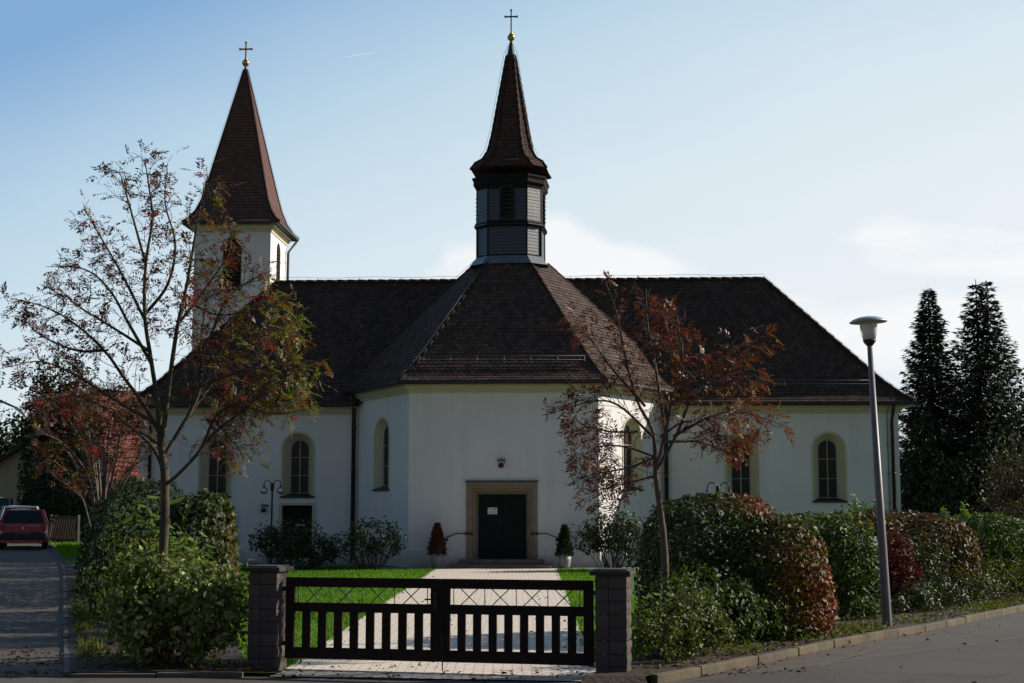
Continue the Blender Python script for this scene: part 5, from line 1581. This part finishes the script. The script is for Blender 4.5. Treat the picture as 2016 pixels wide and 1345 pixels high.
shrub('leafy_sprout', 'bright green leafy shoots above the far bronze hedge', 'plant', [(10.9, 35.0, 1.45, .42, .4, .32), (10.55, 35.0, 1.55, .1, .2, .34), (11.05, 35.0, 1.65, .1, .2, .36)], 1300, .075, LM_['fresh'], .5, 'bright green shoots above the hedges', None, shell=.1, rough=.3, stems=40, stem_r=.006)
def broad_shoots(label, base, tips, lf, wf, mat, group):
    """upright stems with long drooping leaves"""
    t = thing('leafy_sprout', label, 'plant', base, 0, group)
    tb = Tubes(); PP, DD, NN = [], [], []
    for tip in tips:
        tip = np.array(tip); b = np.array(base) + rng.normal(size=3) * [.06, .06, 0]; b[2] = base[2] - .05
        path = smooth_poly([b, (b + tip) / 2 + rng.normal(size=3) * .03, tip], 6); tb.add(path, np.linspace(.008, .003, len(path)), 5)
        for k in range(14):
            f = .55 + .45 * k / 13; i = min(len(path) - 1, int(f * (len(path) - 1)))
            a = k * 2.4 + rng.uniform(0, .5)
            PP.append(path[i]); DD.append([math.cos(a), math.sin(a), .35 - 1.3 * rng.random()]); NN.append([.0, .0, 1.0])
    V, F, idx = leaves(np.array(PP), np.array(DD), np.array(NN) + rng.normal(size=(len(PP), 3)) * .2, lf, wf, (LEAFT * np.array([1, 1, -1.2]), LEAFF))
    quads_mesh('foliage', V, F, mat, t, attr=rng.random(len(PP))[idx], off=base)
    tb.build('stems', M['twig'], t, base)
bb = (X(1300, 17.9), 17.9, .09)
broad_shoots('long-leaved bright green plant at the foot of the rusty rowan', bb, [(X(u, 17.7), 17.7 + rng.normal() * .2, Z(v, 17.7)) for u, v in ((1275, 1168), (1305, 1162), (1330, 1180), (1262, 1200), (1345, 1200))], .17, .05, LM_['fresh'], 'bright green shoots above the hedges')

# --- left side
shrub('variegated_dogwood', 'big bush with white-edged variegated leaves beside the left gate pillar', 'shrub', [(-3.95, 16.9, .70, .80, .70, .72), (-3.45, 17.05, .60, .42, .55, .60), (-4.35, 17.5, .55, .58, .7, .60)] + lumps(-4.6, 16.75, -3.35, 16.95, .15, 9, 1.2, 1.55, .2, .34, 45), 8200, .08, LM_['varieg'], .56, None, None, shell=.2, rough=.35, stems=110, stem_r=.008, stem_mat='red_twig', sprigs=30)
shrub('ivy_mound', 'dark glossy rounded bush behind the rowan with red berries', 'shrub', [(-4.98, 22.6, .95, .68, .9, 1.20, 2.4)], 8500, .085, LM_['hedge'], .7, None, lambda p, m: .10 + rng.beta(2, 3, m) * .45 + np.clip((p[:, 0] + 4.75) * .9, 0, .4) * rng.random(m), shell=.72, rough=.10)
shrub('loose_shrub', 'loose grey-green fine-leaved shrub behind the variegated bush', 'shrub', [(-5.15, 20.4, .85, .66, .8, .85), (-4.7, 19.7, .75, .7, .7, .72), (-5.55, 20.6, .6, .50, .8, .7)], 9500, .055, LM_['loose'], .4, None, lambda p, m: .12 + rng.beta(2, 2.6, m) * .8, shell=.15, rough=.4, stems=120, stem_r=.006, sprigs=40)
shrub('dark_hedge', 'shaded dark hedge along the side road', 'hedge', [(-6.15, 24.0, .85, .72, 1.4, .90, 2.6), (-7.35, 28.0, 1.0, .75, 2.2, 1.05, 2.6), (-8.5, 32.0, 1.05, .8, 2.2, 1.1, 2.6), (-9.5, 37.0, 1.3, .8, 2.6, 1.3, 2.6), (-11.0, 42.0, 1.4, .9, 2.6, 1.3, 2.6)], 38000, .10, LM_['dark'], .55, None, None, shell=.6, rough=.12, gap=.2)
bb = (X(345, 20.6), 20.6, .05)
broad_shoots('long-leaved bright green shoots behind the trunk of the red-berried rowan', bb, [(X(u, 20.6), 20.6 + rng.normal() * .25, Z(v, 20.6)) for u, v in ((262, 985), (285, 975), (310, 990), (300, 1010), (365, 1035), (385, 1045), (350, 1050), (330, 1020), (400, 1070), (375, 1085))], .24, .07, LM_['fresh'], 'bright green shoots above the hedges')

# --- rhododendrons and pots at the church
shrub('rhododendron', 'spreading rhododendron in front of the side door', 'shrub', [(-6.75, 43.4, .75, 1.0, .7, .72), (-5.7, 43.4, .6, .75, .6, .55), (-7.4, 43.4, .9, .5, .5, .45)], 3600, .12, LM_['rhodo'], .36, 'rhododendrons beside the church', None, shell=.4, rough=.3, stems=40, stem_r=.014, zb=.0)
shrub('rhododendron', 'open rhododendron against the angled choir wall, bare stems showing', 'shrub', [(-4.2, 43.4, 1.0, .9, .6, .58), (-3.75, 43.4, .75, .55, .5, .45), (-4.75, 43.4, .8, .5, .5, .4)], 1900, .12, LM_['rhodo'], .36, 'rhododendrons beside the church', lambda p, m: .2 + .8 * rng.beta(2, 2, m), shell=.55, rough=.35, stems=46, stem_r=.016, stem_mat='twig_pale', zb=.0)
shrub('rhododendron', 'tall rhododendron partly hidden by the rusty rowan', 'shrub', [(2.95, 42.4, 1.25, .95, .8, .72), (3.6, 42.4, .9, .75, .7, .7), (2.4, 42.4, .95, .55, .6, .5)], 3800, .12, LM_['rhodo'], .36, 'rhododendrons beside the church', None, shell=.4, rough=.3, stems=40, stem_r=.014, zb=.0)
M['pot'] = simple('pot_glaze', (0.30, 0.30, 0.30), (0.24, 0.24, 0.24), 0.5, 4.0)
def potted(u, d, ztop, zpot, half, mat, label):
    x = X(u, d); base = (x, d, .014)
    t = thing('potted_conifer', label, 'potted plant', base, 0, 'potted conifers by the portal')
    mb = MB(); mb.lathe([(.12, 0), (.17, .06), (.20, zpot * .7), (.205, zpot), (.18, zpot), (.17, zpot - .05), (.001, zpot - .05)], n=24); mb.build('pot', M['pot'], t)
    n = 2600
    h = rng.random(n) ** .8; r = half * (1 - h) ** .65 * (.35 + .65 * np.sqrt(rng.random(n))) * (1 + .15 * np.sin(h * 40))
    a = rng.uniform(0, 2 * np.pi, n)
    p = np.stack([r * np.cos(a), r * np.sin(a), zpot - .03 + h * (ztop - zpot)], 1) + np.array(base)
    D = np.stack([np.cos(a) * .5, np.sin(a) * .5, np.full(n, 1.0)], 1) + rng.normal(size=(n, 3)) * .25
    V, F, idx = leaves(p, D, rdir(n), .10, .035)
    quads_mesh('foliage', V, F, mat, t, attr=rng.random(n)[idx], off=base)
    tb = Tubes(); tb.add([[x, d, zpot - .1], [x, d, ztop - .2]], [.02, .006]); tb.build('stem', M['twig'], t, base)
potted(861, 44.35, Z(1034, 44.35), Z(1094, 44.35), .28, LM_['reddry'], 'white pot with a withered red-brown conifer by the portal')
potted(1111, 44.35, Z(1037, 44.35), Z(1096, 44.35), .26, LM_['dark'], 'white pot with a dark green conifer by the portal')

# --- rowan trees: limbs laid out in space, twigs and pinnate leaves grown on them
def pinnate(PP, DD, length, np_=5, ll=.048, lw=.015):
    """compound leaves: pairs of leaflets along a rachis"""
    n = len(PP); D = norm(DD); 
    Nn = norm(np.tile([0, 0, 1.0], (n, 1)) + rng.normal(size=(n, 3)) * .55)
    S = norm(np.cross(D, Nn)); Nn = np.cross(S, D)
    L = length * rng.uniform(.7, 1.15, n)
    ps, ds, ns, ids = [], [], [], []
    for k in range(np_):
        f = .28 + .68 * k / (np_ - 1)
        for sg in (-1, 1):
            b = PP + D * (L * f)[:, None] - Nn * (.35 * L * f * f)[:, None]
            ps.append(b); ds.append(S * sg + D * .55 - Nn * .25 + rng.normal(size=(n, 3)) * .12); ns.append(Nn); ids.append(np.arange(n))
    b = PP + D * L[:, None] - Nn * (.35 * L)[:, None]; ps.append(b); ds.append(D - Nn * .5); ns.append(Nn); ids.append(np.arange(n))
    ps, ds, ns, ids = map(np.concatenate, (ps, ds, ns, ids))
    keep = rng.random(len(ps)) < .93
    V, F, idx = leaves(ps[keep], ds[keep], ns[keep], ll, lw, (RHOMB, RHOMF))
    return V, F, ids[keep][idx]
def rowan(name, label, d0, base, trunk, limbs, rt, leafmat, nleaf, vfun, berries, bark, seed, depth=1.0, twig_n=1.0, bare=0.0, leafpar=(.18, 5, .056, .019), limb_r=.5, group=None, spread=1.0, wfun=None):
    r_ = np.random.default_rng(seed)
    t = thing(name, label, 'tree', base, 0, group)
    W3 = lambda u, v, dd: np.array(P(u, v, d0 + dd))
    tb = Tubes()
    tr = [np.array([base[0], base[1], base[2] - .1])] + [W3(u, v, 0) for u, v in trunk]
    tp = smooth_poly(tr, 5); tb.add(tp, np.linspace(rt, rt * .62, len(tp)) * (1 + .07 * r_.normal(size=len(tp))), 12)
    tw = Tubes(); ends, dirs, bpos = [], [], []
    for li, limb in enumerate(limbs):
        n = len(limb); yd = r_.uniform(-1, 1) * depth; 
        pts = [W3(u, v, yd * (k / (n - 1)) ** 1.2 + (r_.normal() * .06 if k else 0)) for k, (u, v) in enumerate(limb)]
        path = smooth_poly(pts, 6); m = len(path)
        L = np.sum(np.linalg.norm(np.diff(path, axis=0), axis=1))
        r0 = min(rt * limb_r, .006 + .0070 * L); tb.add(path, r0 * (1 - np.linspace(0, 1, m)) ** .8 + .003, 7)
        tang = norm(np.gradient(path, axis=0))
        # secondary branches
        ns_ = int((6 + L * 8.5) * twig_n)
        for k in range(ns_):
            f = .22 + .78 * (k + r_.random()) / ns_; i = min(m - 1, int(f * (m - 1)))
            dv = tang[i] * .9 + norm(r_.normal(size=3)) * .95 + np.array([0, 0, .12]); dv /= np.linalg.norm(dv)
            l2 = r_.uniform(.18, .60) * (1.15 - .80 * f) * min(1.0, .45 + L * .3) * spread
            p0 = path[i]; bend = np.array([0, 0, .12]) * l2
            p1 = p0 + dv * l2 * .5 + r_.normal(size=3) * .02; p2 = p0 + dv * l2 + bend * .5 + r_.normal(size=3) * .03
            sp = smooth_poly([p0, p1, p2], 4); tw.add(sp, np.linspace(.0055, .0024, len(sp)), 5)
            st = norm(np.gradient(sp, axis=0))
            for q in range(r_.integers(2, 5)):
                j = r_.integers(3, len(sp)); dv2 = st[j] + norm(r_.normal(size=3)) * .9; dv2 /= np.linalg.norm(dv2)
                l3 = r_.uniform(.06, .20) * (1.1 - .4 * f); e = sp[j] + dv2 * l3
                tw.add([sp[j], sp[j] + dv2 * l3 * .5 + r_.normal(size=3) * .01, e], [.003, .0025, .0018], 4)
                ends.append(e); dirs.append(dv2); 
                ends.append(sp[j] + dv2 * l3 * .55); dirs.append(dv2 + norm(r_.normal(size=3)) * .8)
            ends.append(p2); dirs.append(st[-1])
            if r_.random() < .4: bpos.append(p2)
        ends.append(path[-1]); dirs.append(tang[-1])
    ends, dirs = np.array(ends), np.array(dirs)
    k = len(ends)
    wt = np.ones(k) if wfun is None else wfun(ends)
    pick = r_.choice(k, min(nleaf, int(k * .8)), replace=False, p=wt / wt.sum())
    PP = ends[pick] + r_.normal(size=(len(pick), 3)) * .012
    DD = norm(dirs[pick]) + norm(r_.normal(size=(len(pick), 3))) * .9
    V, F, idx = pinnate(PP, DD, *leafpar)
    v = np.clip(vfun(PP, len(PP), r_), 0, 1)
    tb.build('trunk', bark, t, base)
    tw.build('twigs', M['twig'], t, base)
    quads_mesh('foliage', V, F, leafmat, t, attr=v[idx], off=base)
    if berries and bpos:
        bp = [bpos[i] for i in r_.permutation(len(bpos))[:berries]]
        mb = MB()
        ico = [Vector(v_) for v_ in ((0, 0, 1), (.9, 0, .3), (.28, .85, .3), (-.73, .53, .3), (-.73, -.53, .3), (.28, -.85, .3), (0, 0, -1))]
        for c in bp:
            for q in range(r_.integers(18, 40)):
                o = c + np.array([r_.normal() * .032, r_.normal() * .032, -abs(r_.normal()) * .03 - .01]); rr = .010
                i0 = len(mb.v); mb.v += [(o[0] + w.x * rr, o[1] + w.y * rr, o[2] + w.z * rr) for w in ico]
                for j in range(5):
                    mb.f.append((i0, i0 + 1 + j, i0 + 1 + (j + 1) % 5)); mb.f.append((i0 + 6, i0 + 1 + (j + 1) % 5, i0 + 1 + j))
        mb.build('berries', M['berry'], t, off=base)
    return t
d1 = 18.2
rowan('rowan_tree', 'tall rowan with red berries and half-bare crown rising from the variegated bush', d1, (X(318, d1), d1, .05),
      [(322, 1075), (325, 950), (318, 880), (312, 800)],
      [[(312, 800), (296, 700), (285, 620), (287, 520), (300, 430), (292, 360), (285, 312)],
       [(318, 880), (335, 740), (350, 640), (368, 560), (385, 460), (395, 400), (410, 345)],
       [(312, 850), (285, 800), (245, 745), (205, 690), (150, 640), (90, 605), (12, 585)],
       [(322, 925), (300, 880), (262, 845), (200, 800), (150, 780), (70, 790)],
       [(300, 720), (255, 640), (215, 570), (165, 530), (90, 525)],
       [(290, 640), (240, 540), (200, 470), (165, 412)],
       [(287, 520), (262, 430), (245, 370), (235, 335)],
       [(326, 955), (355, 930), (395, 885), (425, 820), (470, 800), (540, 815), (612, 805)],
       [(322, 900), (370, 820), (430, 740), (490, 680), (550, 650), (572, 605)],
       [(335, 740), (400, 690), (440, 600), (480, 560), (530, 535)],
       [(350, 640), (410, 560), (450, 500), (455, 440)],
       [(316, 810), (400, 760), (480, 730), (560, 720), (622, 735)],
       [(395, 885), (430, 845), (500, 790), (560, 700), (588, 650)],
       [(300, 830), (230, 790), (150, 740), (80, 712), (10, 724)],
       [(425, 830), (450, 860), (485, 905)],
       [(292, 690), (230, 650), (150, 600), (110, 560)],
       [(285, 620), (330, 560), (345, 480), (325, 400), (330, 330)],
       [(205, 690), (150, 690), (80, 660), (40, 620)],
       [(318, 880), (270, 850), (225, 860), (180, 900)],
       [(370, 820), (395, 760), (395, 680), (405, 600), (412, 520)],
       [(440, 740), (500, 760), (560, 790), (600, 770)],
       [(350, 640), (370, 600), (430, 620), (500, 610), (545, 590)]],
      .066, LM_['rowan1'], 2000, lambda p, m, r: np.clip(.02 + r.beta(1.6, 2.6, m) * .75 + np.clip((p[:, 0] + 4.1) * .26, -.12, .34), 0, 1), 95, M['bark_moss'], 11, 1.0, .95, group='rowan trees of the front garden', spread=.82, wfun=lambda e: np.clip(1.25 - .22 * np.clip(e[:, 2] - 2.5, 0, 9) + .02 * (e[:, 0] + 4.4), .28, 2))
d2 = 18.9
rowan('rowan_tree', 'smaller rowan with rusty orange leaves beside the right gate pillar', d2, (X(1314, d2), d2, .09),
      [(1310, 1150), (1308, 1080), (1302, 1020), (1294, 960), (1290, 930)],
      [[(1290, 930), (1285, 850), (1255, 790), (1230, 700), (1215, 620), (1192, 555)],
       [(1290, 930), (1310, 850), (1325, 780), (1345, 720), (1335, 640), (1332, 625)],
       [(1290, 930), (1330, 860), (1360, 790), (1400, 740), (1450, 700), (1492, 672)],
       [(1325, 860), (1400, 820), (1460, 812), (1545, 838)],
       [(1290, 900), (1230, 880), (1180, 880), (1138, 905)],
       [(1285, 860), (1220, 800), (1170, 790), (1092, 812)],
       [(1270, 800), (1200, 720), (1160, 665), (1118, 640)],
       [(1310, 850), (1290, 720), (1275, 640), (1272, 568)],
       [(1295, 935), (1260, 945), (1200, 960), (1150, 975)],
       [(1310, 870), (1380, 870), (1440, 890), (1485, 850)],
       [(1335, 740), (1325, 690), (1305, 610)],
       [(1330, 790), (1420, 760), (1470, 735), (1495, 745)],
       [(1255, 850), (1200, 850), (1160, 840), (1130, 850)],
       [(1300, 860), (1350, 830), (1400, 850), (1450, 870)],
       [(1290, 900), (1240, 920), (1190, 930), (1145, 940)]],
      .056, LM_['rowan2'], 1250, lambda p, m, r: np.clip(r.beta(1.7, 2.2, m) * .95 + np.clip((p[:, 0] - 2.2) * .12, -.1, .12) - np.clip(p[:, 2] - 3.4, 0, 1) * .12, 0, 1), 4, M['bark'], 23, 0.9, 1.05, group='rowan trees of the front garden', spread=.9, wfun=lambda e: np.clip(1.3 - .55 * np.clip(e[:, 2] - 2.6, 0, 9), .10, 2))
d3 = 29.0
zg = gz(X(190, d3), d3)
rowan('rowan_shrub', 'many-stemmed bushy rowan with red leaves in front of the red-roofed house', d3, (X(195, d3), d3, zg),
      [(196, 1050)],
      [[(190, 1010), (170, 930), (120, 870), (70, 850)], [(195, 1010), (185, 900), (150, 810), (120, 770)], [(200, 1010), (205, 900), (195, 820), (180, 760)],
       [(205, 1010), (225, 920), (240, 840), (250, 780)], [(210, 1010), (245, 950), (275, 890), (295, 850)], [(190, 1015), (150, 970), (100, 930), (85, 900)],
       [(200, 1000), (165, 880), (110, 800), (60, 800)], [(205, 1000), (215, 860), (225, 800), (228, 760)], [(195, 1000), (175, 860), (155, 780), (150, 740)], [(205, 1005), (250, 930), (290, 900), (305, 890)],
       [(190, 1000), (140, 900), (90, 840), (85, 800)], [(200, 1000), (190, 880), (170, 830), (130, 790)], [(200, 1000), (230, 880), (262, 830), (285, 800)], [(178, 1040), (165, 990), (140, 940), (105, 905)]],
      .04, LM_['rowan1'], 800, lambda p, m, r: np.clip(r.beta(1.6, 2.4, m) * .75 + .05, 0, 1), 26, M['twig_pale'], 31, 1.3, .75, leafpar=(.2, 4, .07, .026), limb_r=.6)

# --- big trees behind
def conifer(label, d, u, vtop, half, zb, n_wh, seed, group, tops=1, lean=0.0):
    r_ = np.random.default_rng(seed)
    x = X(u, d); base = (x, d, zb)
    H = Z(vtop, d) - zb
    t = thing('spruce_tree', label, 'tree', base, 0, group)
    tb = Tubes(); tb.add([[x, d, zb - .3], [x, d, zb + H * .5], [x + lean, d, zb + H]], [.22, .12, .015], 8)
    ps, ds, ns = [], [], []
    if tops == 2: tb.add([[x, d, zb + H * .62], [x + .42, d, zb + H * .75], [x + .5, d, zb + H * .985]], [.1, .06, .012], 6)
    for k in range(n_wh):
        f = (k + .5) / n_wh; z = .3 + f * (H - .35)
        R_ = half * min(.80, (1 - f) ** 1.02 + .008) * r_.uniform(.68, 1.15)
        nb = 7 if f < .9 else 5
        a0 = r_.uniform(0, 6.28)
        ox = 0.0
        if tops == 2 and f > .66 and k % 2: ox = .48
        for b in range(nb):
            a = a0 + 6.283 * b / nb + r_.normal() * .2; Rb = R_ * r_.uniform(.7, 1.12)
            s = np.array([x + ox + lean * f * f, d, zb + z])
            out = np.array([math.cos(a), math.sin(a), 0])
            e = s + out * Rb + np.array([0, 0, -.16 * Rb + .22 * Rb * f])
            mid = s + out * Rb * .5 + np.array([0, 0, -.22 * Rb])
            path = smooth_poly([s, mid, e + np.array([0, 0, .10 * Rb])], 5); m = len(path)
            tb.add(path[::2], np.linspace(.03, .006, len(path[::2])), 4)
            cnt = int(10 + Rb * 30)
            fr = r_.random(cnt) ** .75; ii = np.minimum((fr * (m - 1)).astype(int), m - 2); q = fr * (m - 1) - ii
            c = path[ii] * (1 - q)[:, None] + path[ii + 1] * q[:, None]
            side = np.array([-out[1], out[0], 0]); w = (.10 + .32 * Rb * (1 - fr) * .55) * r_.uniform(-1, 1, cnt)
            c = c + side * w[:, None]; c[:, 2] -= np.abs(w) * .35 + r_.random(cnt) * .10
            ps.append(c); ds.append(out * .9 + side * (np.sign(w) * .6)[:, None] + r_.normal(size=(cnt, 3)) * .25 + np.array([0, 0, -.15])); ns.append(np.tile([0, 0, 1.0], (cnt, 1)) + r_.normal(size=(cnt, 3)) * .6)
    ps, ds, ns = map(np.concatenate, (ps, ds, ns))
    V, F, idx = leaves(ps, ds, ns, .25, .07)
    quads_mesh('foliage', V, F, LM_['needle'], t, attr=r_.random(len(ps))[idx], off=base)
    tb.build('trunk', M['twig'], t, base)
conifer('single-topped dark spruce just right of the church', 62, 1842, 566, 4.0, 0, 80, 5, 'dark spruces right of the church')
conifer('twin-topped dark spruce, taller, near the right picture edge', 63, 1938, 550, 4.9, 0, 84, 6, 'dark spruces right of the church', tops=2)
def crown_tree(name, label, base, lobes, n, size, mat, trunk_r, group=None, varf=None, shell=.25, rough=.35, branch=40, wid=.6, bark='twig'):
    t = thing(name, label, 'tree', base, 0, group)
    pts, nn = blob_points(lobes, n, shell, rough, base[2] + .1, seed=int(abs(base[0]) * 7) % 80)
    # clumped: keep leaves near cluster centres so that gaps stay open
    m = len(pts); keep = vnoise(pts, 1.7, 9) + .25 * rng.random(m) > .42
    pts, nn = pts[keep], nn[keep]; m = len(pts)
    Nn = norm(nn * .6 + rdir(m) + np.array([0, 0, .3])); D = rdir(m); D[:, 2] -= .2
    V, F, idx = leaves(pts, D, Nn, size, size * wid)
    v = rng.beta(2, 2.4, m) if varf is None else varf(pts, m)
    quads_mesh('crown', V, F, mat, t, attr=v[idx], off=base)
    tb = Tubes(); top = np.mean([l[:3] for l in lobes], axis=0); b = np.array(base)
    tb.add(smooth_poly([b - [0, 0, .2], (b + top) / 2 + rng.normal(size=3) * .1, top], 5), np.linspace(trunk_r, trunk_r * .4, 11), 8)
    for i in rng.permutation(m)[:branch]:
        f = rng.uniform(.35, .95); s = b + (top - b) * f
        tb.add(smooth_poly([s, (s + pts[i]) / 2 + [0, 0, .2], pts[i]], 3), np.linspace(trunk_r * .25, .008, 7), 5)
    tb.build('trunk', M[bark], t, base)
# dark mass right of the nave and thin autumn tree in front
g1 = 'background trees right of the church'
crown_tree('dark_tree', 'low dark evergreen between the church corner and the spruces', (X(1815, 60), 60, 0), [(X(1812, 60), 60, 2.4, 1.0, 1.2, 2.9), (X(1850, 61), 61, 1.6, 1.5, 1.2, 2.4)], 9000, .2, LM_['dark'], .15, g1, shell=.3, rough=.2)
crown_tree('dark_tree', 'broad dark evergreen below the twin-topped spruce', (X(1910, 58), 58, 0), [(X(1900, 58), 58, 1.6, 1.8, 1.3, 2.3), (X(1975, 58), 58, 1.9, 2.0, 1.3, 2.9)], 10000, .2, LM_['dark'], .18, g1, shell=.3, rough=.2)
crown_tree('autumn_tree', 'thin-leaved brownish tree in front of the twin-topped spruce', (X(1985, 47), 47, 0), [(X(1975, 47), 47, 1.9, 1.3, 1.2, 2.3), (X(2015, 47), 47, 2.6, 1.2, 1.2, 2.2)], 3000, .10, LM_['autumn'], .09, g1, shell=.1, rough=.3, branch=130, bark='twig')
crown_tree('dark_tree', 'dark evergreen filling the right picture edge', (X(2060, 60), 60, 0), [(X(2050, 60), 60, 3.5, 2.4, 2, 4.0)], 8000, .22, LM_['dark'], .2, g1, shell=.3, rough=.25)
# left side trees
g2 = 'background trees by the side road'
def thuja(u, d, vtop, half, label):
    x = X(u, d); zb = gz(x, d); zt_ = Z(vtop, d); H = zt_ - zb
    crown_tree('thuja_tree', label, (x, d, zb), [(x, d, zb + H * .45, half, half, H * .57), (x + half * .25, d, zb + H * .62, half * .55, half * .6, H * .38)], 7500, .17, LM_['dark'], .12, g2, shell=.55, rough=.16, branch=10)
thuja(78, 66, 745, 1.0, 'tall dark thuja nearest the yellow house')
thuja(108, 65, 737, 1.15, 'tall dark thuja in the middle of the thuja clump')
thuja(148, 65, 735, 1.0, 'tall dark thuja next to the red-roofed house')
thuja(120, 62, 880, 1.5, 'low dark thuja at the foot of the thuja clump')
crown_tree('broadleaf_tree', 'distant broadleaf tree above the dark roof at the left edge', (X(18, 95), 95, 0), [(X(20, 95), 95, 5.0, 2.6, 2.5, 3.6), (X(-20, 95), 95, 4.2, 2.6, 2.5, 3.2), (X(48, 95), 95, 6.2, 1.2, 1.5, 2.0)], 6500, .30, LM_['dark'], .3, g2, varf=lambda p, m: .3 + .7 * rng.random(m), shell=.2, rough=.35)

# --- grass, litter
def on_lawn(x, y):
    ok = (x > LX(y) + np.interp(y, [16, 22, 40], [2.0, 2.4, 2.0])) & (x < KX(y) - np.interp(y, [15.5, 18, 24, 50], [0.75, 1.7, 3.2, 3.0]))
    px0 = pl0.x + (pl1.x - pl0.x) * (y - pl0.y) / (pl1.y - pl0.y); px1 = pr0.x + (pr1.x - pr0.x) * (y - pr0.y) / (pr1.y - pr0.y)
    jit = .07 * np.abs(rng.normal(size=np.shape(x)))
    ok &= ~((x > px0 - .03 + jit) & (x < px1 + .03 - jit) & (y < 45)) & (y > 16.8) & ~((x > -4.6) & (x < 4.2) & (y > 43.6))
    return ok
n = 260000
yy = 16.8 + (46.0 - 16.8) * rng.random(n) ** 1.25
xx = rng.uniform(-13, 7, n)
k = on_lawn(xx, yy) & (xx > -9 - (yy - 20) * .2) & ((xx < 2.5) | (yy > 40))
xx, yy = xx[k], yy[k]; n = len(xx)
p = np.stack([xx, yy, g(xx, yy)], 1)
D = rng.normal(size=(n, 3)) * .45; D[:, 2] = 1.0
V, F, idx = leaves(p, D, rdir(n), .055, .016)
V = V.copy(); tag(quads_mesh('grass', V, F, LM_['grass'], None, attr=np.clip(.45 * rng.random(n) + .9 * vnoise(p, .9, 4) + .25 * vnoise(p, 4.0, 5) - .3, 0, 1)[idx]), 'short bright green lawn grass in front of the church', None, None, 'stuff')
# verge grass along the side road and tufts at the kerbs
n = 9000
yy = rng.uniform(40, 56, n); xx = LX(yy) + .15 + rng.random(n) * 3.2
p = np.stack([xx, yy, g(xx, yy)], 1); D = rng.normal(size=(n, 3)) * .45; D[:, 2] = 1.0
a_ = [(p, D, .09, .03)]
n = 5200
yy = np.concatenate([rng.uniform(16.2, 30, n // 2), rng.uniform(19.3, 30, n // 2)]); xx = np.concatenate([LX(yy[:n // 2]) + .10 + np.abs(rng.normal(size=n // 2)) * .18, KX(yy[n // 2:]) - .14 - np.abs(rng.normal(size=n // 2)) * .28])
p = np.stack([xx, yy, g(xx, yy) + .06], 1); kk = vnoise(p, 1.3, 6) > .52; p = p[kk]; D = rng.normal(size=(len(p), 3)) * .5; D[:, 2] = 1.0
a_.append((p, D, .12, .014))
for (p, D, l_, w_), nm_, mt_, lb_ in zip(a_, ('verge_grass', 'kerb_grass'), (LM_['grass'], LM_['weed']), ('bright grass on the verge beside the parked red car', 'dull grass tufts along the kerbs')):
    V, F, idx = leaves(p, D, rdir(len(p)), l_, w_)
    tag(quads_mesh(nm_, V, F, mt_, None, attr=rng.random(len(p))[idx]), lb_, None, None, 'stuff')
n = 15000
side_ = rng.random(n) < .68
yy = np.where(side_, rng.uniform(15.4, 33, n), rng.uniform(16.2, 30, n))
xx = np.where(side_, KX(yy) - .14 - np.abs(rng.normal(size=n)) * .7, LX(yy) + .05 + rng.random(n) * 1.9)
p = np.stack([xx, yy, g(xx, yy) + np.where(side_, .095, .055)], 1)
kk = (vnoise(p, 2.4, 44) + .2 * rng.random(n) > .60) & (xx > np.where(side_, KX(yy) - 1.6, -99)) & ~((yy < 16.3) & side_ & (xx < 1.35))
p = p[kk]; n = len(p); p[:, 2] += rng.random(n) ** 2 * .09
D = rdir(n, .5); V, F, idx = leaves(p, D, rdir(n, .8), .045, .022)
tag(quads_mesh('ground_cover', V, F, LM_['weed'], None, attr=np.clip(rng.beta(2, 2.4, n), 0, 1)[idx]), 'low weeds and ground cover between the shrubs and the kerbs', None, None, 'stuff')
# fallen leaves
LM_['litter'] = leaf_mat('dead_leaf', [(0.0, (0.05, 0.022, 0.012)), (0.6, (0.13, 0.050, 0.022)), (1.0, (0.20, 0.09, 0.03))], 0.7, 0.1, 0.3)
pts = []
def scat(n, fx, fy, z):
    y = fy(n); x = fx(y, n); pts.append(np.stack([x, y, g(x, y) + z], 1))
scat(170, lambda y, n: KX(y) + np.abs(rng.normal(size=n)) * .45, lambda n: 15.6 + rng.random(n) ** 1.6 * 6, .016)
scat(420, lambda y, n: LX(y) - np.abs(rng.normal(size=n)) * .7 - .02, lambda n: rng.uniform(15.6, 19, n), .018)
scat(900, lambda y, n: LX(y) + rng.uniform(.1, 2.2, n), lambda n: rng.uniform(16.1, 20, n), .065)
scat(1500, lambda y, n: KX(y) - rng.uniform(.12, 1.4, n), lambda n: rng.uniform(16, 28, n), .10)
scat(150, lambda y, n: rng.uniform(-2.8, 1.3, n), lambda n: rng.uniform(15.5, 17.2, n), .034)
scat(160, lambda y, n: rng.uniform(-2.6, 1.2, n), lambda n: rng.uniform(17.2, 30, n), .034)
scat(90, lambda y, n: rng.uniform(-4, 9, n), lambda n: rng.uniform(13.6, 15.4, n), .018)
scat(90, lambda y, n: rng.uniform(-6, 3.5, n), lambda n: rng.uniform(18, 40, n), .05)
scat(40, lambda y, n: KX(y) + rng.uniform(.2, 5, n), lambda n: rng.uniform(16, 26, n), .018)
p = np.concatenate(pts)
kk = (vnoise(p, 2.6, 12) + .3 * rng.random(len(p)) > .58) | (p[:, 1] < 16.2) & (p[:, 0] < 1.3) & (p[:, 0] > -3); p = p[kk]; n = len(p)
D = rng.normal(size=(n, 3)); D[:, 2] *= .25; Nn = rng.normal(size=(n, 3)) * .45; Nn[:, 2] = 1
V, F, idx = leaves(p, D, Nn, .055, .026, (LEAFT * np.array([1, 1, 1.6]), LEAFF))
tag(quads_mesh('fallen_leaves', V, F, LM_['litter'], None, attr=rng.random(n)[idx]), 'brown fallen leaves scattered along the kerbs and the gate', None, None, 'stuff')
